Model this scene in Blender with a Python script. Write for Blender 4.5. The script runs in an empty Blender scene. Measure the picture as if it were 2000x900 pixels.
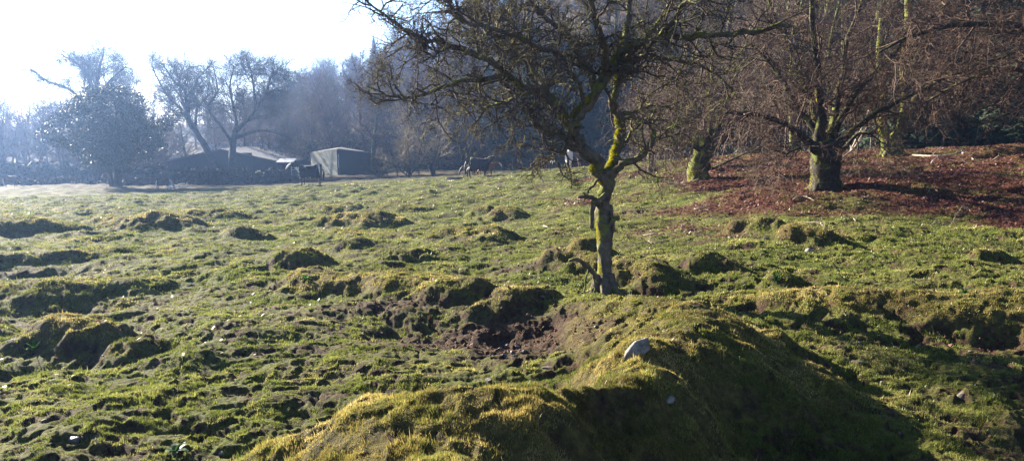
import bpy, bmesh, math, random
import numpy as np
from mathutils import Vector, Matrix
R = math.radians
sc = bpy.context.scene
col = sc.collection

# ------------------------------------------------------------------ camera, sky, sun, exposure
F = 1510.0                       # focal length in photo pixels (photo 2000 x 900)
PITCH = math.atan(200 / F)
SUN_AZ, SUN_EL = R(-47), R(21)   # azimuth measured from +Y towards +X
cam_d = bpy.data.cameras.new('camera'); cam = bpy.data.objects.new('camera', cam_d); col.objects.link(cam)
cam_d.sensor_width = 36; cam_d.lens = 36 * F / 2000; cam_d.clip_start = 0.05; cam_d.clip_end = 3000
cam.location = (0, 0, 0); cam.rotation_euler = (math.pi / 2 - PITCH, 0, 0)
sc.camera = cam
w = bpy.data.worlds.new('World'); sc.world = w; w.use_nodes = True
nt = w.node_tree; nt.nodes.clear()
sky = nt.nodes.new('ShaderNodeTexSky'); sky.sky_type = 'NISHITA'; sky.sun_disc = False
sky.sun_elevation = SUN_EL; sky.sun_rotation = SUN_AZ
sky.altitude = 150; sky.air_density = 0.6; sky.dust_density = 0.4; sky.ozone_density = 1.5
bg = nt.nodes.new('ShaderNodeBackground'); bg.inputs[1].default_value = 0.05
wo = nt.nodes.new('ShaderNodeOutputWorld')
nt.links.new(sky.outputs[0], bg.inputs[0]); nt.links.new(bg.outputs[0], wo.inputs[0])
sd = bpy.data.lights.new('sun', 'SUN'); sd.energy = 5.0; sd.angle = R(0.53); sd.color = (1.0, 0.89, 0.70)
so = bpy.data.objects.new('sun', sd); col.objects.link(so)
sdir = Vector((math.sin(SUN_AZ) * math.cos(SUN_EL), math.cos(SUN_AZ) * math.cos(SUN_EL), math.sin(SUN_EL)))
so.rotation_euler = sdir.to_track_quat('Z', 'Y').to_euler()
sc.view_settings.view_transform = 'Standard'; sc.view_settings.look = 'None'
sc.view_settings.exposure = 2.72; sc.view_settings.gamma = 1.0
sc.render.engine = 'CYCLES'
cy = sc.cycles
cy.use_denoising = True; cy.denoising_prefilter = 'NONE'; cy.denoising_input_passes = 'RGB_ALBEDO_NORMAL'; cy.use_adaptive_sampling = False
cy.max_bounces = 4; cy.diffuse_bounces = 2; cy.glossy_bounces = 2; cy.transmission_bounces = 2
cy.volume_bounces = 0; cy.transparent_max_bounces = 4; cy.caustics_reflective = False; cy.caustics_refractive = False
sc.render.use_persistent_data = False

rng = np.random.default_rng(7)
random.seed(11)

# ------------------------------------------------------------------ projection helpers
CP, SP = math.cos(PITCH), math.sin(PITCH)
def pt(px, py, Y):
    """the world point that lies at world depth Y on the ray of photo pixel (px, py)"""
    a, b = (px - 1000) / F, (450 - py) / F
    dx, dy, dz = a, CP + b * SP, -SP + b * CP
    k = Y / dy
    return Vector((dx * k, Y, dz * k))

# ------------------------------------------------------------------ noise
def _hash(ix, iy, seed):
    h = (ix.astype(np.int64) * 374761393 + iy.astype(np.int64) * 668265263 + seed * 1442695041) & 0xFFFFFFFF
    h = ((h ^ (h >> 13)) * 1274126177) & 0xFFFFFFFF
    return (h ^ (h >> 16)) & 0xFFFFFFFF
def perlin(x, y, seed=0):
    x = np.asarray(x, float); y = np.asarray(y, float)
    x0 = np.floor(x); y0 = np.floor(y); fx = x - x0; fy = y - y0
    ux = fx * fx * fx * (fx * (fx * 6 - 15) + 10); uy = fy * fy * fy * (fy * (fy * 6 - 15) + 10)
    def g(i, j):
        a = _hash(x0 + i, y0 + j, seed) * (2 * math.pi / 4294967296.0)
        return np.cos(a) * (fx - i) + np.sin(a) * (fy - j)
    n0 = g(0, 0) * (1 - ux) + g(1, 0) * ux
    n1 = g(0, 1) * (1 - ux) + g(1, 1) * ux
    return (n0 * (1 - uy) + n1 * uy) * 1.5
def fbm(x, y, seed, octs=3, gain=0.5):
    s = 0; a = 1.0
    for o in range(octs):
        s = s + a * perlin(x * 2 ** o, y * 2 ** o, seed + o * 17); a *= gain
    return s
def sst(a, b, x):
    t = np.clip((x - a) / (b - a), 0, 1)
    return t * t * (3 - 2 * t)

# ------------------------------------------------------------------ the lie of the land
ctl = [(0, 880, 6.3), (0, 700, 9.5), (300, 600, 13), (0, 500, 20), (500, 500, 18), (0, 430, 30), (400, 420, 34),
       (0, 378, 58), (300, 376, 62), (100, 362, 75), (400, 366, 72), (620, 362, 60), (620, 400, 42), (750, 450, 26), (800, 550, 14),
       (780, 352, 64), (940, 346, 60), (940, 400, 34), (1000, 450, 23), (1180, 575, 11.8), (1115, 331, 72), (1030, 334, 70),
       (1250, 319, 60), (1300, 400, 26), (1370, 352, 32), (1500, 301, 45), (1615, 367, 25), (1740, 305, 38),
       (1990, 288, 42), (1990, 400, 21), (1700, 500, 14), (1990, 620, 10), (1700, 660, 9), (1990, 860, 6.4), (850, 640, 10)]
C = [tuple(pt(*c)) for c in ctl]
C += [(0, 0, -2.5), (-5, 0, -2.8), (6, 0, -2.45), (0, -12, -2.5), (-12, -10, -3.2), (12, -10, -1.9),
      (-30, 12, -4.2), (-60, 45, -6.2), (30, 12, -1.0), (40, 30, -0.3), (30, -20, -1.0), (-30, -20, -4.5), (0, -40, -2.5),
      (60, 0, 0.5), (-60, 0, -6), (45, -45, 0), (-45, -45, -5)]
HT = np.array([  # bearing px, foot distance, foot z, top distance, top z
    [-2600, 110, -6.5, 300, -1], [-600, 110, -6.3, 300, 0], [0, 112, -6, 300, 1.5], [300, 112, -6, 300, 1.0], [450, 112, -5.9, 280, 1.5],
    [600, 108, -5.6, 260, 4.5], [750, 100, -5.2, 240, 12], [850, 92, -4.9, 225, 18], [1000, 88, -4.6, 190, 28],
    [1200, 82, -4.0, 170, 42], [1500, 60, -2.2, 140, 44], [2000, 55, -1.9, 130, 46], [3500, 60, 1.0, 130, 46]])
HA = np.arctan((HT[:, 0] - 1000) / F)
for k in range(1, len(HT)):
    for e in (0, 12):
        d = HT[k, 1] + e
        C.append((d * math.sin(HA[k]), d * math.cos(HA[k]), HT[k, 2]))
C = np.array(C)
def _U(d2):
    return 0.5 * d2 * np.log(d2 + 1e-9)
_n = len(C)
_K = _U(((C[:, None, :2] - C[None, :, :2]) ** 2).sum(-1)) + np.eye(_n) * 2.0
_P = np.c_[np.ones(_n), C[:, :2]]
_A = np.zeros((_n + 3, _n + 3)); _A[:_n, :_n] = _K; _A[:_n, _n:] = _P; _A[_n:, :_n] = _P.T
_W = np.linalg.solve(_A, np.r_[C[:, 2], np.zeros(3)])
def base(x, y):
    x = np.asarray(x, float); y = np.asarray(y, float)
    s = _W[_n] + _W[_n + 1] * x + _W[_n + 2] * y
    for i in range(_n):
        s = s + _W[i] * _U((x - C[i, 0]) ** 2 + (y - C[i, 1]) ** 2)
    r = np.hypot(x, y); th = np.arctan2(x, y)
    f = lambda k: np.interp(th, HA, HT[:, k])
    fd, fz, td, tz = f(1), f(2), f(3), f(4)
    t = np.clip((r - fd) / (td - fd), 0, 1)
    hill = fz + (tz - fz) * (0.35 * t + 0.65 * t * t * (3 - 2 * t)) - np.maximum(r - td, 0) * 0.03
    back = sst(R(100), R(125), np.abs(th))
    far = sst(0, 14, r - fd)
    zb = s * (1 - far) + hill * far
    flat = np.where(r > 60, -2.5, s)
    return zb * (1 - back) + flat * back

# every bank and hummock: a crest line of (x, y, half width, height), and how mossy it is
RIDGES = [
    ([(-2.9, 4.7, .5, .10), (-2.2, 4.75, .55, .36), (-1.5, 4.72, .62, .66), (-.85, 4.6, .68, .92), (-.3, 4.55, .70, 1.04), (.05, 4.5, .62, 1.0)], 1.0),
    ([(-.45, 4.2, .9, .90), (-.35, 3.2, 1.0, .90), (0, 0, 1.6, .95)], 1.0),
    ([(.1, 4.65, .6, .88), (.65, 5.15, .62, .78), (1.0, 5.8, .62, .76), (1.15, 6.4, .6, .76)], 1.0),
    ([(1.25, 10.7, .6, .20), (1.75, 9.3, .85, .52), (1.95, 8.1, .95, .72), (1.75, 7.2, .9, .80), (1.15, 6.5, .7, .76)], .5),
    ([(1.9, 7.9, .7, .66), (2.7, 7.2, .55, .42), (3.2, 6.7, .45, .12)], .8),
    ([(3.0, 10.9, .5, .12), (4.2, 10.4, .6, .28), (5.5, 10.0, .7, .33), (7.5, 9.5, .8, .36), (10.5, 9.2, .9, .36)], 1.0),
    ([(1.95, 13.1, .42, .32), (2.35, 12.6, .45, .34), (2.7, 12.2, .3, .15)], .6),
    ([(1.45, 15.8, .5, .40)], .9), ([(.9, 14.6, .5, .34), (1.5, 14.0, .4, .3)], .9),
    ([(-3.8, 14.0, .6, .34), (-3.0, 13.6, .5, .30), (-2.1, 13.4, .7, .36), (-1.3, 12.8, .6, .28), (-.7, 12.3, .5, .20)], .9),
    ([(-4.75, 16.8, .6, .42)], .6),
    ([(-6.3, 28, 1.0, .75), (-5.2, 27.8, 1.1, .85), (-4.2, 27.6, .7, .4)], .8),
    ([(-8.8, 36, 1.5, .6)], .5), ([(-5.4, 34, 1.3, .6), (-4.4, 33.5, .9, .4)], .5),
    ([(-5.2, 23.2, .7, .3), (-3.4, 22.3, .8, .34)], .6), ([(-1.6, 20.4, .8, .35), (-.6, 20.0, .7, .35)], .8),
    ([(-.3, 27, .7, .42)], .7), ([(-1.2, 30, .5, .3)], .6),
    ([(-14.2, 28, 1.3, .6), (-12.8, 27.6, 1.5, .95), (-11.9, 27.4, .9, .6)], .7), ([(-13.3, 33, 1.3, .6), (-11.8, 32.5, .9, .4)], .5),
    ([(-8.4, 24, .8, .5)], .6),
    ([(-19, 27, 1.2, .8), (-16.5, 26, 1.3, .7), (-15.0, 26.5, .8, .3)], .5),
    ([(-14, 18.5, 1.0, .45), (-12, 19.2, .8, .4), (-10.6, 20, .7, .3)], .4),
    ([(-10.5, 14.8, .7, .34), (-8.7, 14.4, .7, .34), (-7.2, 14.9, .5, .2)], .5),
    ([(-6.3, 10.6, .55, .62), (-5.8, 10.4, .5, .5)], .9), ([(-5.0, 9.7, .42, .36)], .5), ([(-8.2, 10.9, .7, .4)], .4),
    ([(-4.2, 19.6, .5, .25)], .4), ([(-2.4, 17, .5, .2)], .5),
    ([(5.3, 18.2, .28, .30), (6.1, 17.9, .30, .30)], .5), ([(5.9, 16.3, .34, .34), (6.5, 15.9, .35, .25)], 1.0),
    ([(3.4, 13.4, .38, .28)], .4), ([(4.25, 12.0, .3, .18)], .3), ([(8.6, 14.1, .26, .17)], 1.0), ([(21.3, 34, 1.3, .38)], 1.0),
    ([(-.35, 11.0, .26, .16), (.0, 11.5, .28, .19), (.4, 11.7, .28, .20)], 1.0), ([(-.9, 12.0, .4, .25)], .5),
    ([(.95, 9.6, .4, .25), (1.0, 8.4, .5, .3)], .7), ([(12, 24, 1.5, .2)], .3), ([(7.5, 25.5, 1.4, .15)], .3), ([(16, 17, 1.2, .2)], .3),
]
PITS = [(.15, 9.7, .6, .9, .20), (-.9, 10.2, 1.3, .8, .22), (-8.3, 13.2, 1.6, .6, .35), (-10.8, 17.6, 1.9, .7, .4), (-5.9, 9.3, .9, .5, .2)]
def relief(x, y):
    """banks, hummocks and pits added to the base, and the moss mask they carry"""
    shp = np.shape(x); z = np.zeros(shp); moss = np.zeros(shp)
    wx = x + .16 * perlin(x * 1.3, y * 1.3, 3) + .09 * perlin(x * 3.7, y * 3.7, 5)
    wy = y + .16 * perlin(x * 1.3, y * 1.3, 4) + .09 * perlin(x * 3.7, y * 3.7, 6)
    rag = .30 * perlin(x * 1.1, y * 1.1, 11) + .20 * perlin(x * 2.6, y * 2.6, 12) + .10 * perlin(x * 6, y * 6, 13)
    for ri, (pl, m) in enumerate(RIDGES):
        near = ri < 6; rk_ = .30 if near else .6
        pl = np.array(pl, float)
        if pl[:, 0].mean() < -4: pl[:, 3] *= .62; pl[:, 2] *= .9
        if len(pl) == 1: pl = np.r_[pl, pl + [[.15, 0, 0, 0]]]
        lo = (pl[:, :2] - pl[:, 2:3] * 3.2).min(0) - .5; hi = (pl[:, :2] + pl[:, 2:3] * 3.2).max(0) + .5
        idx = np.nonzero((wx > lo[0]) & (wx < hi[0]) & (wy > lo[1]) & (wy < hi[1]))
        if len(idx[0]) == 0: continue
        X, Yy = wx[idx], wy[idx]; best = np.zeros(X.shape)
        for a, b in zip(pl[:-1], pl[1:]):
            ab = b[:2] - a[:2]; L2 = (ab ** 2).sum()
            t = np.clip(((X - a[0]) * ab[0] + (Yy - a[1]) * ab[1]) / L2, 0, 1)
            d = np.hypot(X - a[0] - t * ab[0], Yy - a[1] - t * ab[1]) / (a[2] + (b[2] - a[2]) * t)
            h = (a[3] + (b[3] - a[3]) * t)
            best = np.maximum(best, h * (1 - sst(0 if near else .2, 1.75 if near else 1.55, d + rag[idx] * rk_)))
        a0 = z[idx]; hh_ = np.clip(.5 + .5 * (best - a0) / .16, 0, 1); z[idx] = np.where(best > .005, a0 + (best - a0) * hh_ + .16 * hh_ * (1 - hh_) * sst(0, .1, best), a0)
        moss[idx] = np.maximum(moss[idx], m * sst(.04, .22, best))
    for (cx, cy_, a, b, h) in PITS:
        d2 = ((wx - cx) / a) ** 2 + ((wy - cy_) / b) ** 2
        z -= h * np.exp(-d2 * 1.2)
    return z, moss
def rough(x, y, r):
    z = .13 * perlin(x / 3.1, y / 3.1, 21) * sst(60, 20, r)
    left = sst(3, -6, x)
    z = z + (.05 + .06 * left) * perlin(x / 1.15, y / 1.15, 22)
    cell = r * .0040
    fd = lambda lam: np.clip((lam / (cell + 1e-6) - 1.6) / 1.2, 0, 1)
    z = z + .045 * perlin(x / .62, y / .62, 23) * fd(.62)
    n = perlin(x / .36 + .3 * perlin(x / .2, y / .2, 33), y / .30, 24); den = .30 + .70 * sst(-.25, .45, perlin(x / 2.2, y / 2.2, 34))
    z = z - .062 * sst(.10, .38, n) * den * fd(.34) + .025 * sst(.15, .5, -n) * fd(.34)
    n = perlin(x / .17 + .4 * perlin(x / .1, y / .1, 35), y / .15, 25)
    z = z + (.032 * (.35 - np.abs(n)) - .034 * sst(.15, .45, n)) * fd(.17)
    z = z + .020 * (.35 - np.abs(perlin(x / .08, y / .08, 27))) * fd(.085) + .010 * perlin(x / .04, y / .04, 28) * fd(.04)
    far = sst(18, 40, r)                     # trampled ridges that still read far out in the field
    z = z + far * .10 * (.4 - np.abs(perlin(x / .8, y / .6, 36))) * sst(75, 50, r)
    z = z + far * .14 * perlin(x / 1.6, y / .95, 29) * sst(110, 70, r)
    return z
def height(x, y, full=True):
    x = np.asarray(x, float); y = np.asarray(y, float); r = np.hypot(x, y)
    z, m = relief(x, y)
    z = z + base(x, y)
    if full: z = z + rough(x, y, r) * (1 - .4 * m)
    return z
def gz(x, y): return float(height(np.array([x]), np.array([y]))[0])
def at(px, Y, dz=0.0):
    """the ground point at world depth Y that shows in photo column px"""
    x = (px - 1000) / F * Y
    for _ in range(3):
        z = gz(x, Y); x = (px - 1000) / F * (Y * CP - z * SP)
    return Vector((x, Y, gz(x, Y) + dz))
def hit(px, py, y0=2.5, y1=110):
    """where the ray of a photo pixel meets the ground"""
    Y = np.geomspace(y0, y1, 900); p = pt(px, py, 1.0)
    x, z = p.x * Y, p.z * Y
    k = np.nonzero(z <= height(x, Y))[0]
    i = k[0] if len(k) else 899
    return Vector((x[i], Y[i], gz(x[i], Y[i])))

# ------------------------------------------------------------------ object helpers
def tag(o, label=None, cat=None, group=None, kind=None):
    for k, v in (('label', label), ('category', cat), ('group', group), ('kind', kind)):
        if v: o[k] = v
    return o
def empty(name, loc=(0, 0, 0), rz=0.0, label=None, cat=None, group=None):
    o = bpy.data.objects.new(name, None); col.objects.link(o); o.location = loc; o.rotation_euler = (0, 0, rz)
    o.empty_display_size = .2
    return tag(o, label, cat, group)
def np_mesh(name, V, Fc, smooth=False, attrs=None, mats=None, midx=None):
    """Fc: one (m,3) or (m,4) array, or a list of such arrays"""
    Fs = Fc if isinstance(Fc, list) else [Fc]
    Fs = [np.asarray(f, np.int32) for f in Fs if len(f)]
    me = bpy.data.meshes.new(name)
    V = np.asarray(V, np.float32)
    me.vertices.add(len(V)); me.vertices.foreach_set('co', V.ravel())
    tot = np.concatenate([np.full(len(f), f.shape[1], np.int32) for f in Fs])
    li = np.concatenate([f.ravel() for f in Fs])
    me.loops.add(len(li)); me.loops.foreach_set('vertex_index', li)
    me.polygons.add(len(tot))
    st = np.concatenate([[0], np.cumsum(tot)[:-1]]).astype(np.int32)
    me.polygons.foreach_set('loop_start', st); me.polygons.foreach_set('loop_total', tot)
    if smooth: me.polygons.foreach_set('use_smooth', np.ones(len(tot), bool))
    if midx is not None: me.polygons.foreach_set('material_index', np.asarray(midx, np.int32))
    for k, a in (attrs or {}).items():
        at_ = me.attributes.new(k, 'FLOAT', 'POINT'); at_.data.foreach_set('value', np.asarray(a, np.float32))
    for m in (mats or []): me.materials.append(m)
    me.update(calc_edges=True)
    return me
def obj(name, me, parent=None, loc=None):
    o = bpy.data.objects.new(name, me); col.objects.link(o)
    if parent: o.parent = parent
    if loc is not None: o.location = loc
    return o
def bm_obj(name, bm, mat, parent=None, smooth=False, loc=None):
    me = bpy.data.meshes.new(name); bm.normal_update(); bm.to_mesh(me); bm.free()
    me.materials.append(mat)
    if smooth: me.polygons.foreach_set('use_smooth', [True] * len(me.polygons))
    return obj(name, me, parent, loc)
def box(bm, x0, x1, y0, y1, z0, z1):
    vs = [bm.verts.new(p) for p in ((x0, y0, z0), (x1, y0, z0), (x1, y1, z0), (x0, y1, z0), (x0, y0, z1), (x1, y0, z1), (x1, y1, z1), (x0, y1, z1))]
    for f in ((3, 2, 1, 0), (4, 5, 6, 7), (0, 1, 5, 4), (1, 2, 6, 5), (2, 3, 7, 6), (3, 0, 4, 7)): bm.faces.new([vs[i] for i in f])
    return vs

# ------------------------------------------------------------------ materials
class MatB:
    def __init__(s, name):
        s.m = bpy.data.materials.new(name); s.m.use_nodes = True; s.t = s.m.node_tree; s.t.nodes.clear()
        s.out = s.t.nodes.new('ShaderNodeOutputMaterial')
    def n(s, typ, **kw):
        x = s.t.nodes.new(typ)
        for k, v in kw.items(): setattr(x, k, v)
        return x
    def l(s, a, b): s.t.links.new(a, b)
    def coord(s):
        if not hasattr(s, 'tc'): s.tc = s.n('ShaderNodeTexCoord')
        return s.tc.outputs['Object']
    def noise(s, scale, detail=4, rough=.6, vec=None, dist=0):
        x = s.n('ShaderNodeTexNoise'); x.inputs['Scale'].default_value = scale; x.inputs['Detail'].default_value = detail
        x.inputs['Roughness'].default_value = rough; x.inputs['Distortion'].default_value = dist
        s.l(vec or s.coord(), x.inputs['Vector']); return x.outputs['Fac']
    def ramp(s, fac, stops):
        x = s.n('ShaderNodeValToRGB'); e = x.color_ramp.elements
        e[0].position, e[0].color = stops[0][0], (*stops[0][1], 1); e[1].position, e[1].color = stops[1][0], (*stops[1][1], 1)
        for p, c in stops[2:]:
            k = e.new(p); k.color = (*c, 1)
        s.l(fac, x.inputs[0]); return x.outputs[0]
    def mrange(s, fac, a, b, c=0, d=1):
        x = s.n('ShaderNodeMapRange'); x.interpolation_type = 'SMOOTHSTEP'
        for i, v in zip((1, 2, 3, 4), (a, b, c, d)): x.inputs[i].default_value = v
        s.l(fac, x.inputs[0]); return x.outputs[0]
    def mix(s, fac, a, b):
        x = s.n('ShaderNodeMix', data_type='RGBA')
        if isinstance(fac, (int, float)): x.inputs[0].default_value = fac
        else: s.l(fac, x.inputs[0])
        for i, v in ((6, a), (7, b)):
            if isinstance(v, tuple): x.inputs[i].default_value = (*v, 1)
            else: s.l(v, x.inputs[i])
        return x.outputs[2]
    def math(s, op, a, b=0.0):
        x = s.n('ShaderNodeMath', operation=op)
        for i, v in ((0, a), (1, b)):
            if isinstance(v, (int, float)): x.inputs[i].default_value = v
            else: s.l(v, x.inputs[i])
        return x.outputs[0]
    def attr(s, name):
        x = s.n('ShaderNodeAttribute'); x.attribute_name = name; return x.outputs['Fac']
    def bump(s, h, strength, dist):
        x = s.n('ShaderNodeBump'); x.inputs['Strength'].default_value = strength; x.inputs['Distance'].default_value = dist
        s.l(h, x.inputs['Height']); return x.outputs[0]
    def surf(s, colour, rough=.9, bump=None, spec=.2, transl=None):
        p = s.n('ShaderNodeBsdfPrincipled')
        if isinstance(colour, tuple): p.inputs['Base Color'].default_value = (*colour, 1)
        else: s.l(colour, p.inputs['Base Color'])
        if isinstance(rough, (int, float)): p.inputs['Roughness'].default_value = rough
        else: s.l(rough, p.inputs['Roughness'])
        p.inputs['Specular IOR Level'].default_value = spec
        if bump: s.l(bump, p.inputs['Normal'])
        sh = p.outputs[0]
        if transl:
            t = s.n('ShaderNodeBsdfTranslucent')
            if isinstance(colour, tuple): t.inputs[0].default_value = (*colour, 1)
            else: s.l(colour, t.inputs[0])
            m = s.n('ShaderNodeMixShader'); m.inputs[0].default_value = transl
            s.l(p.outputs[0], m.inputs[1]); s.l(t.outputs[0], m.inputs[2]); sh = m.outputs[0]
        s.l(sh, s.out.inputs['Surface']); s.p = p
        return s.m

def mat_ground():
    b = MatB('turf_and_mud')
    n1 = b.noise(2.2, 6, .65); n2 = b.noise(14, 6, .7); n3 = b.noise(60, 4, .7); n0 = b.noise(.35, 4, .6)
    grass = b.ramp(n2, [(.30, (.030, .036, .008)), (.72, (.125, .135, .022)), (.5, (.065, .078, .014))])
    grass = b.mix(b.mrange(n0, .42, .62), grass, b.ramp(n2, [(.3, (.045, .045, .016)), (.7, (.12, .115, .035))]))
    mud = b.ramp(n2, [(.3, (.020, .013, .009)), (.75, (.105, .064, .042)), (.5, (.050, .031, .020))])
    moss = b.ramp(n2, [(.28, (.034, .026, .012)), (.75, (.20, .155, .050)), (.5, (.085, .070, .024))])
    litter = b.ramp(b.noise(30, 5, .75), [(.3, (.030, .012, .009)), (.75, (.20, .075, .045)), (.52, (.085, .032, .020))])
    wood = b.ramp(b.noise(1.2, 6, .7), [(.3, (.016, .012, .008)), (.75, (.060, .040, .025))])
    patch = b.math('ADD', b.mrange(b.math('ADD', b.math('MULTIPLY', n1, .6), b.math('MULTIPLY', n2, .4)), .515, .42), b.attr('mud'))  # the mud attribute also carries the shade painted on the far-left strip
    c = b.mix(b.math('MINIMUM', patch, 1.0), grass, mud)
    c = b.mix(b.math('MULTIPLY', b.attr('moss'), b.mrange(n1, .30, .5)), c, moss)
    c = b.mix(b.math('MULTIPLY', b.attr('leaf'), b.mrange(n2, .35, .5)), c, litter)
    c = b.mix(b.attr('wood'), c, wood)
    h = b.math('ADD', b.math('MULTIPLY', n2, 1.0), b.math('MULTIPLY', n3, .5))
    m = b.surf(c, b.mrange(n2, .3, .7, .75, .95), b.bump(h, 1.0, .05), .06)
    return m
def mat_blades():
    b = MatB('grass_blades')
    rnd = b.attr('rnd'); mo = b.attr('moss')
    g = b.ramp(rnd, [(0, (.062, .076, .015)), (1, (.32, .27, .10)), (.55, (.135, .158, .030)), (.85, (.215, .225, .055))])
    m = b.ramp(rnd, [(0, (.085, .060, .024)), (1, (.50, .39, .18)), (.5, (.23, .190, .050)), (.8, (.38, .29, .09))])
    return b.surf(b.mix(mo, g, m), .42, None, .30, .5)
def mat_leaf():
    b = MatB('beech_leaf_litter')
    c = b.ramp(b.attr('rnd'), [(0, (.042, .015, .013)), (1, (.28, .15, .11)), (.5, (.115, .036, .030)), (.85, (.18, .065, .050))])
    return b.surf(c, .55, None, .35, .25)
def mat_bark(name, dark, light, moss=None, ms=(.5, .62), mscale=4, tint=None):
    b = MatB(name)
    n = b.noise(9, 6, .7); n2 = b.noise(45, 4, .7)
    c = b.ramp(n, [(.3, dark), (.7, light)])
    if moss:
        geo = b.n('ShaderNodeNewGeometry'); sx = b.n('ShaderNodeSeparateXYZ'); b.l(geo.outputs['Normal'], sx.inputs[0])
        f = b.math('ADD', b.noise(mscale, 5, .65), b.math('MULTIPLY', b.math('SUBTRACT', sx.outputs[2], sx.outputs[0]), .10))
        c = b.mix(b.mrange(f, *ms), c, b.ramp(n2, [(.3, moss), (.7, tuple(min(1, v * 2.3) for v in moss))]))
    return b.surf(c, .9, b.bump(b.math('ADD', n, b.math('MULTIPLY', n2, .4)), .8, .03), .15)
def mat_plain(name, c0, c1, scale=8, rough=.8, bump=.0, spec=.3, transl=None, detail=4):
    b = MatB(name); n = b.noise(scale, detail, .65)
    return b.surf(b.ramp(n, [(.3, c0), (.7, c1)]), rough, b.bump(n, bump, .02) if bump else None, spec, transl)

M = {}
M['ground'] = mat_ground(); M['blades'] = mat_blades(); M['litter'] = mat_leaf()
M['haw'] = mat_bark('hawthorn_bark', (.034, .027, .021), (.17, .14, .105), (.075, .085, .014), (.55, .66), 5)
M['hawtwig'] = mat_bark('hawthorn_twigs', (.040, .028, .028), (.15, .11, .095), (.09, .095, .025), (.58, .68), 9)
M['moss'] = mat_plain('yellow_moss', (.17, .17, .016), (.42, .38, .03), 30, .9, 0, .1, .4)
M['beech'] = mat_bark('beech_bark', (.030, .028, .020), (.10, .095, .065), (.09, .10, .018), (.52, .64), 3)
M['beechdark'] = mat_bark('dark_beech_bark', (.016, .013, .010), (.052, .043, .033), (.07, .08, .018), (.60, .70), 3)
M['beechtwig'] = mat_plain('beech_twigs', (.034, .020, .013), (.140, .080, .052), 3, .8)
M['oak'] = mat_plain('oak_bark', (.030, .026, .024), (.075, .065, .058), 3, .9)
M['oaktwig'] = mat_plain('oak_twigs', (.040, .034, .032), (.10, .085, .08), 1, .85)
M['birchtwig'] = mat_plain('birch_twigs', (.045, .026, .026), (.12, .070, .068), .6, .85)
M['browntwig'] = mat_plain('brown_twigs', (.028, .016, .010), (.125, .068, .036), .6, .85)
M['tantwig'] = mat_plain('tan_twigs', (.16, .12, .07), (.38, .30, .18), 2, .8)
M['conifer'] = mat_plain('conifer_needles', (.012, .026, .014), (.035, .060, .028), 1.5, .7)
M['holly'] = mat_plain('holly_leaves', (.012, .028, .012), (.032, .055, .022), 3, .5, 0, .3)
M['brush'] = mat_plain('bramble_brush', (.020, .022, .014), (.055, .050, .034), 2, .8)

# ------------------------------------------------------------------ ground sheet
def angles():
    front = np.linspace(-R(37), R(37), 1120)
    s1 = np.linspace(R(37), R(75), 130)[1:]; s2 = np.linspace(R(75), R(180), 90)[1:]
    return np.concatenate([-s2[::-1], -s1[::-1], front, s1, s2[:-1]])
TH = angles(); RR = np.concatenate([np.geomspace(.35, 3.0, 70)[:-1], np.geomspace(3.0, 130, 980), np.geomspace(130, 460, 60)[1:]])
gth, grr = np.meshgrid(TH, RR)
GX, GY = grr * np.sin(gth), grr * np.cos(gth)
rel, mossm = relief(GX, GY)
GZ = rel + base(GX, GY) + rough(GX, GY, grr) * (1 - .4 * mossm)
leafn = fbm(GX / 3.5, GY / 3.5, 41, 3)
pcol = 1000 + F * np.clip(np.tan(np.clip(gth, -1.4, 1.4)), -8, 8)
leafm = sst(18.5, 25, grr + leafn * 4) * sst(1150, 1430, pcol + leafn * 230) * sst(95, 70, grr) * (.75 + .5 * leafn)
leafm = np.clip(leafm, 0, 1)
mud_shade = np.zeros_like(GX)
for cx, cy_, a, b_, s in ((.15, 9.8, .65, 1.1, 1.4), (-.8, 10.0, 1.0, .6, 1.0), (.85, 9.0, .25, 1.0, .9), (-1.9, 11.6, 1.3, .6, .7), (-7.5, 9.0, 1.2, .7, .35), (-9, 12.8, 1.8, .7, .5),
                          (4.9, 6.2, 1.0, .5, .5), (6, 9.0, 1.4, .5, .5), (.4, 14.6, .9, .35, .7), (-25, 80, 32, 11, 1.0), (-11, 17.3, 2, .7, .5), (-1.2, 19.3, 1, .4, .4)):  # the wide far-left ellipse paints hedge shade into the ground colour
    mud_shade += s * np.exp(-(((GX - cx) / a) ** 2 + ((GY - cy_) / b_) ** 2))
mud_shade0 = mud_shade.copy()
mud_shade = np.clip(mud_shade + .25 * fbm(GX / 1.2, GY / 1.2, 51, 3) * sst(0, .5, mud_shade), 0, 1)
sl_r = np.gradient(GZ, axis=0) / (np.gradient(GX, axis=0) ** 2 + np.gradient(GY, axis=0) ** 2 + 1e-9) ** .5
sl_t = np.gradient(GZ, axis=1) / (np.gradient(GX, axis=1) ** 2 + np.gradient(GY, axis=1) ** 2 + 1e-9) ** .5
slope = np.hypot(sl_r, sl_t)
mud_shade = np.clip(mud_shade + .8 * sst(.9, 1.7, slope + .4 * perlin(GX * 2, GY * 2, 55)) * (grr < 60), 0, 1)
fdist = np.interp(gth, HA, HT[:, 1])
woodm = sst(-3, 4, grr - fdist)
nr, nc = GX.shape
V = np.stack([GX, GY, GZ], -1).reshape(-1, 3)
i0 = np.arange(nr - 1)[:, None] * nc + np.arange(nc)[None, :]
i1 = np.arange(nr - 1)[:, None] * nc + (np.arange(nc)[None, :] + 1) % nc
Fq = np.stack([i0, i0 + nc, i1 + nc, i1], -1).reshape(-1, 4)[:, ::-1]
V = np.r_[V, [[0, 0, float(GZ[0].mean())]]]
Fc = np.stack([np.full(nc, nr * nc), (np.arange(nc) + 1) % nc, np.arange(nc)], -1)
app = lambda a: np.r_[a.ravel(), 0.0]
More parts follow.
